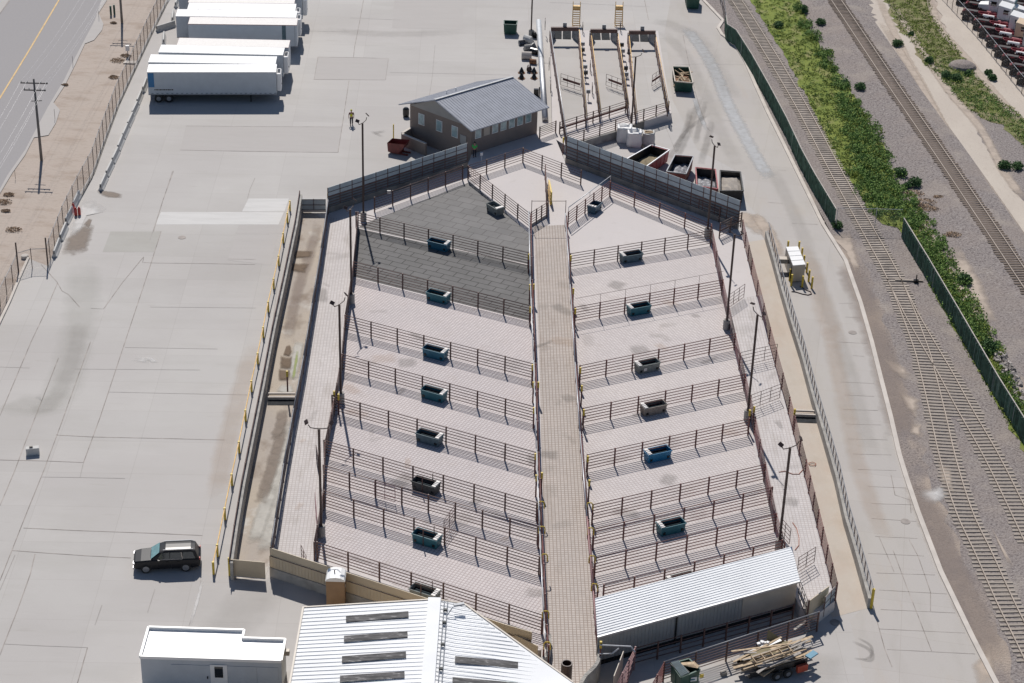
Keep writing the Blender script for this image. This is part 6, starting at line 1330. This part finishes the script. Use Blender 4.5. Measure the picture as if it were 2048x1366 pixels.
# ================================================================ SUV
def suv(px,py,px2,py2):
    a=G(px,py);b=G(px2,py2); ang=atan2((b-a).y,(b-a).x); L=5.35
    o=thing('parked_suv','black full size sport utility vehicle parked on the left yard','car',tuple(a),rz=ang,world=False)
    # local: x from nose 0 to tail L; y=0 near side .. 2.05 far side
    W_=2.03; yc=W_/2
    sec=[(0.0,.42,.95,.80),(.12,.36,1.06,.9),(.6,.32,1.14,.98),(1.35,.32,1.2,1.0),(1.75,.32,1.22,1.0),(3.2,.32,1.22,1.015),(4.6,.32,1.2,1.0),(5.2,.36,1.16,.96),(5.35,.45,1.05,.9)]
    m=MB(); n=10; vv=[]
    for x,z0,z1,hw in sec:
        pts=[(-hw*.92,z0),(-hw,z0+.15),(-hw*1.0,z0+.45),(-hw*.97,z1-.08),(-hw*.88,z1),(hw*.88,z1),(hw*.97,z1-.08),(hw*1.0,z0+.45),(hw,z0+.15),(hw*.92,z0)]
        vv+=[(x,yc+y,z) for y,z in pts]
    f=[(k*n+j,k*n+(j+1)%n,(k+1)*n+(j+1)%n,(k+1)*n+j) for k in range(len(sec)-1) for j in range(n)]+[tuple(range(n)),tuple((len(sec)-1)*n+j for j in range(n))]
    m._a(vv,f); m.build('body','carpaint',o,bevel=.035)
    gs=[(1.35,1.18,.90,1.19,.9),(2.15,1.18,.93,1.80,.74),(2.6,1.18,.93,1.90,.74),(4.6,1.18,.93,1.90,.73),(4.95,1.18,.92,1.84,.7),(5.2,1.12,.88,1.2,.85)]
    m=MB(); vv=[]
    for x,z0,w0,z1,w1 in gs: vv+=[(x,yc-w0,z0),(x,yc-w1,z1-.06),(x,yc-w1*.8,z1-.01),(x,yc-w1*.35,z1+.015),(x,yc+w1*.35,z1+.015),(x,yc+w1*.8,z1-.01),(x,yc+w1,z1-.06),(x,yc+w0,z0)]
    f=[(k*8+j,k*8+(j+1)%8,(k+1)*8+(j+1)%8,(k+1)*8+j) for k in range(len(gs)-1) for j in range(8)]+[tuple(range(8)),tuple(len(gs)*8-8+j for j in range(8))]
    m._a(vv,f); m.build('cabin','carpaint',o,bevel=.03)
    m=MB(); m._a([(1.42,yc-.84,1.24),(2.12,yc-.70,1.77),(2.12,yc+.70,1.77),(1.42,yc+.84,1.24)],[(0,1,2,3)]); m.v=[(x-.02,y,z+.03) for x,y,z in m.v]; m.build('windscreen','wglass',o)
    for s in(-1,1):
        for x0,x1 in((1.95,2.9),(2.98,3.85),(3.98,4.95)):
            y0=yc+s*.945;y1=yc+s*.775; xs=.32 if x0<2 else 0; xe=-.22 if x1>4.9 else 0
            q=MB(); q._a([(x0-.05,y0,1.25),(x1,y0,1.25),(x1+xe,y1,1.76),(x0+xs,y1,1.76)],[(0,1,2,3)]); q.build('side_window','dglass',o)
    MB().bar((1.95,yc-.965,1.235),(3.9,yc-.965,1.235),.02,.035).bar((3.92,yc-.965,1.24),(3.84,yc-.80,1.78),.05,.03).bar((1.95,yc+.965,1.235),(3.9,yc+.965,1.235),.02,.035).build('chrome_trim','chrome',o)
    m=MB()
    for s in(-.62,.62): m.bar((2.4,yc+s,1.95),(4.8,yc+s,1.95),.05,.04)
    m.build('roof_rack','galvd',o)
    MB().box((2.7,yc-.2,1.905),(3.0,.0001+.9,.012)).build('roof_panel','galvd',o) if 0 else None
    w0=None
    for x in(.98,4.15):
        for s in(0,1):
            if w0 is None:
                R=Matrix.Rotation(pi/2,3,'X'); w0=MB().lathe((0,.13,0),[(.26,0),(.39,.02),(.41,.08),(.41,.2),(.39,.26),(.26,.27)],20,R).build('wheel','rubberblk',o); q=MB().lathe((0,-.12,0),[(.27,0),(.27,.03)],16,R)
                for k in range(6): a_=2*pi*k/6; q.bar((0,-.15,0),(cos(a_)*.25,-.15,sin(a_)*.25),.06,.03,up=(0,1,0))
                q.build('rim','rim',w0); w=w0
            else:
                w=w0.copy(); COL.objects.link(w); w.parent=o
                for c in w0.children: d=c.copy(); COL.objects.link(d); d.parent=w
            w.location=(x,.11 if s==0 else W_-.11,.41); w.rotation_euler=(0,0,0 if s==0 else pi)
    for s in(-1,1):
        MB().box((.07,yc+s*.68,.86),(.2,.38,.16)).build('headlight','chrome',o); MB().box((5.3,yc+s*.8,1.0),(.08,.16,.45)).build('tail_light','redpl',o); MB().box((2.05,yc+s*1.1,1.25),(.16,.22,.16)).build('mirror','black',o)
    MB().box((-.01,yc,.75),(.06,1.1,.3)).build('grille','black',o); MB().box((.02,yc,.42),(.16,1.7,.16)).build('bumper','chrome',o)
    for x in(2.0,2.94,3.9): MB().box((x,yc-1.012,.8),(.015,.01,.75)).build('door_seam','black',o)
    for x in(2.7,3.6): MB().box((x,yc-1.03,1.02),(.2,.03,.04)).build('door_handle','black',o)
    return o
suv(268,1148,401,1142)

# ================================================================ TIMBER TRAILER
g=G(1556,1355,0); o=thing('timber_trailer','small tandem axle trailer piled high with scrap timber at the bottom right','trailer',tuple(g))
R=Matrix.Rotation(.42,3,'Z'); u_=R@Vector((1,0,0)); v_=R@Vector((0,1,0))
def tp(x,y,z): return tuple(g+u_*x+v_*y+Vector((0,0,z)))
MB().bar(tp(-2.6,.9,.75),tp(2.4,.9,.75),1.9,.16).build('deck','black',o); 
m=MB(); 
for y in(-.1,1.85): m.bar(tp(-2.6,y,1.05),tp(2.4,y,1.05),.06,.45)
m.build('side_rail','black',o)
w0=None
for x in(-.3,.65):
    for y in(-.25,2.05):
        w=MB().lathe(g+u_*x+v_*y+Vector((0,0,.4)),[(.2,-.12),(.38,-.11),(.4,0),(.38,.11),(.2,.12)],16,R@Matrix.Rotation(pi/2,3,'X')).build('wheel','rubberblk',o); MB().lathe(g+u_*x+v_*(y)+Vector((0,0,.4))-Vector(g)*0,[(.19,-.13),(.19,.14)],12,R@Matrix.Rotation(pi/2,3,'X')).build('rim','rim',o)
MB().bar(tp(1.4,-.32,.62),tp(2.3,-.32,.62),.25,.6).build('mudguard','redfender',o); MB().bar(tp(2.4,-.1,1.3),tp(3.3,.25,1.3),.5,.12).build('tool_box','bluebox',o); MB().bar(tp(2.4,.9,.6),tp(4.0,.9,.5),.12).build('tow_bar','redfender',o)
random.seed(21); pl={'wood':MB(),'woodg':MB(),'ply':MB(),'white':MB()}
for k in range(60):
    mt=random.choice(['wood','woodg','woodg','woodg','wood']); a=.42+random.gauss(.1,.13); l=random.uniform(2,5.4); c=Vector(tp(random.uniform(-1.6,1.6),random.uniform(0,1.9),random.uniform(1.0,1.75))); d=Vector((cos(a),sin(a),random.gauss(.03,.05)))*l/2; pl[mt].bar(c-d,c+d,random.choice([.1,.16,.24]),.05)
for k in range(5): c=Vector(tp(random.uniform(-1.2,1.2),random.uniform(.2,1.6),random.uniform(1.2,1.7))); d=Vector((cos(.5),sin(.5),.02)); pl['ply'].bar(c-d,c+d,.9,.03)
# framed crate panel on top
for y in(.1,.75): pl['wood'].bar(tp(-2.0,y,1.9),tp(1.3,y+.25,1.95),.06,.16)
for x in(-2,-1.2,-.4,.4,1.2): pl['wood'].bar(tp(x,.12,1.9),tp(x,.95,1.92),.06,.14)
c=Vector(tp(.9,2.2,1.9)); pl['ply'].v+=[tuple(c+u_*-.9+Vector((0,0,-.6))),tuple(c+u_*.9+Vector((0,0,-.6))),tuple(c+u_*-.5+v_*.5+Vector((0,0,.6)))]; k=len(pl['ply'].v); pl['ply'].f.append((k-3,k-2,k-1))
pl['white'].bar(tp(-2.4,1.8,1.4),tp(1.2,2.0,1.8),.28,.06)
for k in range(9): c=Vector(tp(random.uniform(-.6,.4),random.uniform(2.0,2.5),random.uniform(1.5,1.9))); pl['white'].box(c,(.25,.2,.12),rz=random.random()*3)
for k,n_ in(('wood','fresh_boards'),('woodg','weathered_boards'),('ply','plywood_sheets'),('white','white_boards')): pl[k].build(n_,'white' if k=='white' else k,o)
g=G(1447,1350,0); tag(MB().box(g+Vector((0,0,.15)),(.45,.3,.3),rz=.4).build('loose_stone','concd'),'small grey rock on the sunlit ground between bin and trailer','rock')
for i,(A,B) in enumerate([((1611,1204),(1620,1260)),((1588,1260),(1622,1235))]):
    tag(MB().bar(G(*A,1.6),G(*B,.4),.16,.08).build('loose_plank','woodg'),['pale plank leaning at the right end of the shed yard','pale plank crossing the other near the timber trailer'][i],'plank')

# ================================================================ DEBRIS BY THE DOCKS
def bucket(px,py,s,label,mat='barrier',tilt=0,rz=0,kind=0):
    g=G(px,py,0); o=thing('loader_bucket' if kind==0 else 'steel_cone',label,'loader attachment' if kind==0 else 'cone',tuple(g),group='discarded attachments by the docks')
    R=Matrix.Rotation(rz,3,'Z')
    if kind==0:
        n=8; m=MB(); pr=[(s*.5*cos(-2.4+4.0*i/n),s*.5+s*.5*sin(-2.4+4.0*i/n)) for i in range(n+1)]
        for sd in(-1,1): m._a([tuple(g+R@Vector((sd*s*.62,x,z))) for x,z in pr],[tuple(range(n+1))])
        m._a([tuple(g+R@Vector((-s*.62,x,z))) for x,z in pr]+[tuple(g+R@Vector((s*.62,x,z))) for x,z in pr],[(i,i+1,n+2+i,n+1+i) for i in range(n)]); m.build('shell',mat,o)
        MB().bar(g+R@Vector((-s*.62,pr[0][0],pr[0][1])),g+R@Vector((s*.62,pr[0][0],pr[0][1])),.1).build('cutting_edge','black',o)
    else:
        m=MB(); m.lathe(g+Vector((0,0,.0)),[(s*.5,0),(s*.35,s*.4),(s*.08,s)],10); m.build('cone_shell',mat,o); MB().lathe(g,[(s*.6,0),(s*.6,.08)],10).build('base_ring','rust',o)
bucket(1057,85,1.0,'largest pale loader bucket among the attachments by the docks','barrier',rz=2.4)
bucket(1044,90,.7,'small dark loader bucket left of the largest one','galvd',rz=.4)
bucket(1055,100,.8,'grey loader bucket below the largest one','concw',rz=3.6)
bucket(1066,97,.7,'pale sided attachment beside the largest bucket','barrier',rz=1.2)
bucket(1053,118,1.05,'tan rounded loader bucket lowest of the pale ones','kerb',rz=3.1)
bucket(1068,74,.9,'black attachment directly below the lamp pedestal','black',rz=2.0)
bucket(1068,108,.8,'dark attachment between the pale pipe and tan bucket','black',rz=2.6)
bucket(1066,128,.7,'rusty orange attachment below the dark ones','rust',rz=2.9)
bucket(1059,142,.75,'dark oval attachment left of the lower cones','polem',rz=1.5)
for i,(x,y) in enumerate([(1043,146),(1043,157),(1068,146),(1068,157)]): bucket(x,y,.8,['upper left dark cone above the brick building','lower left dark cone above the brick building','upper right dark cone beside the pale pipe','lower right dark cone beside the pale pipe'][i],'black',kind=1)
g=G(1072,192,0); tag(MB().box(g+Vector((0,0,.5)),(.6,.4,.9)).tube(g+Vector((.4,0,0)),g+Vector((.4,0,1.2)),.08).build('machine_stub','black'),'small black machine behind the right roof corner of the brick building','machine')

# ================================================================ PEOPLE
def person(px,py,z,label,top,trousers,hat,sleeve,face=pi,h=1.85,legc=None):
    g=G(px,py,z); k=h/1.8
    def skinned(name,J,E,mat,parent,root=0):
        me=bpy.data.meshes.new(name); me.from_pydata([tuple(Vector(j[:3])*k) for j in J],E,[]); ob=bpy.data.objects.new(name,me); COL.objects.link(ob)
        md=ob.modifiers.new('skin','SKIN'); md.use_smooth_shade=True
        sv=me.skin_vertices[0].data
        for i,j in enumerate(J): sv[i].radius=(j[3]*k,j[4]*k if len(j)>4 else j[3]*k); sv[i].use_root=(i==root)
        s2=ob.modifiers.new('sub','SUBSURF'); s2.levels=2; s2.render_levels=2
        dg_=bpy.context.evaluated_depsgraph_get(); me2=bpy.data.meshes.new_from_object(ob.evaluated_get(dg_)); ob.modifiers.clear(); ob.data=me2; me2.materials.clear(); me2.materials.append(M[mat]); ob.parent=parent; me2.polygons.foreach_set('use_smooth',[True]*len(me2.polygons)); return ob
    o=thing('person',label,'person',tuple(g),rz=face,world=False)
    J=[(0,0,.98,.14,.10),(0,0,1.2,.13,.1),(0,0,1.40,.16,.10),(0,0,1.52,.06),(0,.01,1.62,.075,.085),(0,.0,1.74,.07,.08),
       (.19,0,1.42,.06),(.27,-.03,1.14,.045),(.26,.06,.92,.034),(.255,.09,.84,.035,.02),
       (-.19,0,1.42,.06),(-.28,-.02,1.14,.045),(-.29,.05,.92,.034),(-.29,.08,.84,.035,.02),
       (.10,0,.88,.09),(.11,.10,.5,.062),(.11,.06,.09,.045),(.12,.2,.04,.04,.03),(-.10,0,.88,.09),(-.11,-.04,.5,.062),(-.11,-.16,.12,.045),(-.12,-.04,.04,.04,.03)]
    E=[(0,1),(1,2),(2,3),(3,4),(4,5),(2,6),(6,7),(7,8),(8,9),(2,10),(10,11),(11,12),(12,13),(0,14),(14,15),(15,16),(16,17),(0,18),(18,19),(19,20),(20,21)]
    for base,sx in((9,1),(13,-1)):
        bx,by,bz=J[base][:3]
        for f_,(dx,ln) in enumerate([(-.028,.075),(-.009,.085),(.010,.08),(.028,.065)]):
            n=len(J); J.append((bx+dx,by+.015,bz-.04,.009)); J.append((bx+dx,by+.03,bz-.04-ln,.008)); E+=[(base,n),(n,n+1)]
        n=len(J); J.append((bx-sx*.045,by+.03,bz-.02,.01)); J.append((bx-sx*.05,by+.05,bz-.07,.009)); E+=[(base,n),(n,n+1)]
    skinned('body',J,E,'skin',o)
    skinned('shirt',[(0,0,1.0,.165,.125),(0,0,1.22,.16,.125),(0,0,1.42,.185,.125),(.2,0,1.43,.075),(.265,-.03,1.18,.065),(-.2,0,1.43,.075),(-.275,-.02,1.18,.065)],[(0,1),(1,2),(2,3),(3,4),(2,5),(5,6)],sleeve,o)
    skinned('safety_vest',[(0,0,.98,.185,.145),(0,0,1.2,.175,.145),(0,0,1.42,.19,.145)],[(0,1),(1,2)],top,o)
    skinned('trousers',[(0,0,.98,.16,.12),(.10,0,.86,.11),(.11,.10,.5,.085),(.11,.06,.12,.07),(-.10,0,.86,.11),(-.11,-.04,.5,.085),(-.11,-.16,.14,.07)],[(0,1),(1,2),(2,3),(0,4),(4,5),(5,6)],trousers,o)
    MB().box((.12,.12,.05),(.11,.3,.1)).box((-.12,-.1,.07),(.11,.3,.1)).build('boots','black',o,bevel=.03)
    hm=MB().lathe((0,0,1.72*k),[(.14,0),(.115,.015),(.11,.07),(.07,.12),(.01,.135)],14).build('hard_hat',hat,o,smooth=True)
    f=MB(); 
    for s in(-1,1): f.box((s*.03,.088,1.665*k),(.018,.012,.012)); f.box((s*.085,0,1.65*k),(.015,.035,.05))
    f.box((0,.1,1.645*k),(.02,.02,.035)); f.box((0,.09,1.605*k),(.045,.01,.01)); f.build('face_features','clothr',o)
    return o
person(703,250,0,'person in yellow safety vest walking away across the upper yard','hivis','cloth','hivis','clothr',face=.15,h=2.0)
person(949,314,P,'person in green safety vest with yellow trousers sides in the building shade','hivisg','cloth','black','hivisg',face=.0,h=1.9)
g=G(963,322,P); tag(MB().box(g+Vector((0,0,.9)),(.3,.25,.35)).tube(g,g+Vector((0,0,.8)),.04).build('white_box_post','white'),'white box on the rail near the person in green','box')
g=Vector((*G2(778,384,2.4),2.4)); tag(MB().box(g,(.4,.15,.35)).build('rail_sign','valve'),'small pale box on the shaded lane fence below the left sheet wall','sign')
# yellow squeeze gate in top pen
a=G(1098,400,P); o=thing('yellow_panel_gate','yellow solid gate leaning open beside the dividing fence of the top pens','gate',tuple(a)); b=a+Vector((.22,-1.5,0)); a=a+Vector((-.05,1.7,0))
MB().bar(a+Vector((0,0,.9)),b+Vector((0,0,.9)),.16,1.5).build('panel','yellow',o)
m=MB()
for zz in(.1,.5,.9,1.3,1.75): m.bar(a+Vector((-.1,0,zz)),b+Vector((-.1,0,zz)),.05,.06)
m.build('gate_rail','yellowp',o)

sc.cycles.max_bounces=6; sc.cycles.transparent_max_bounces=24
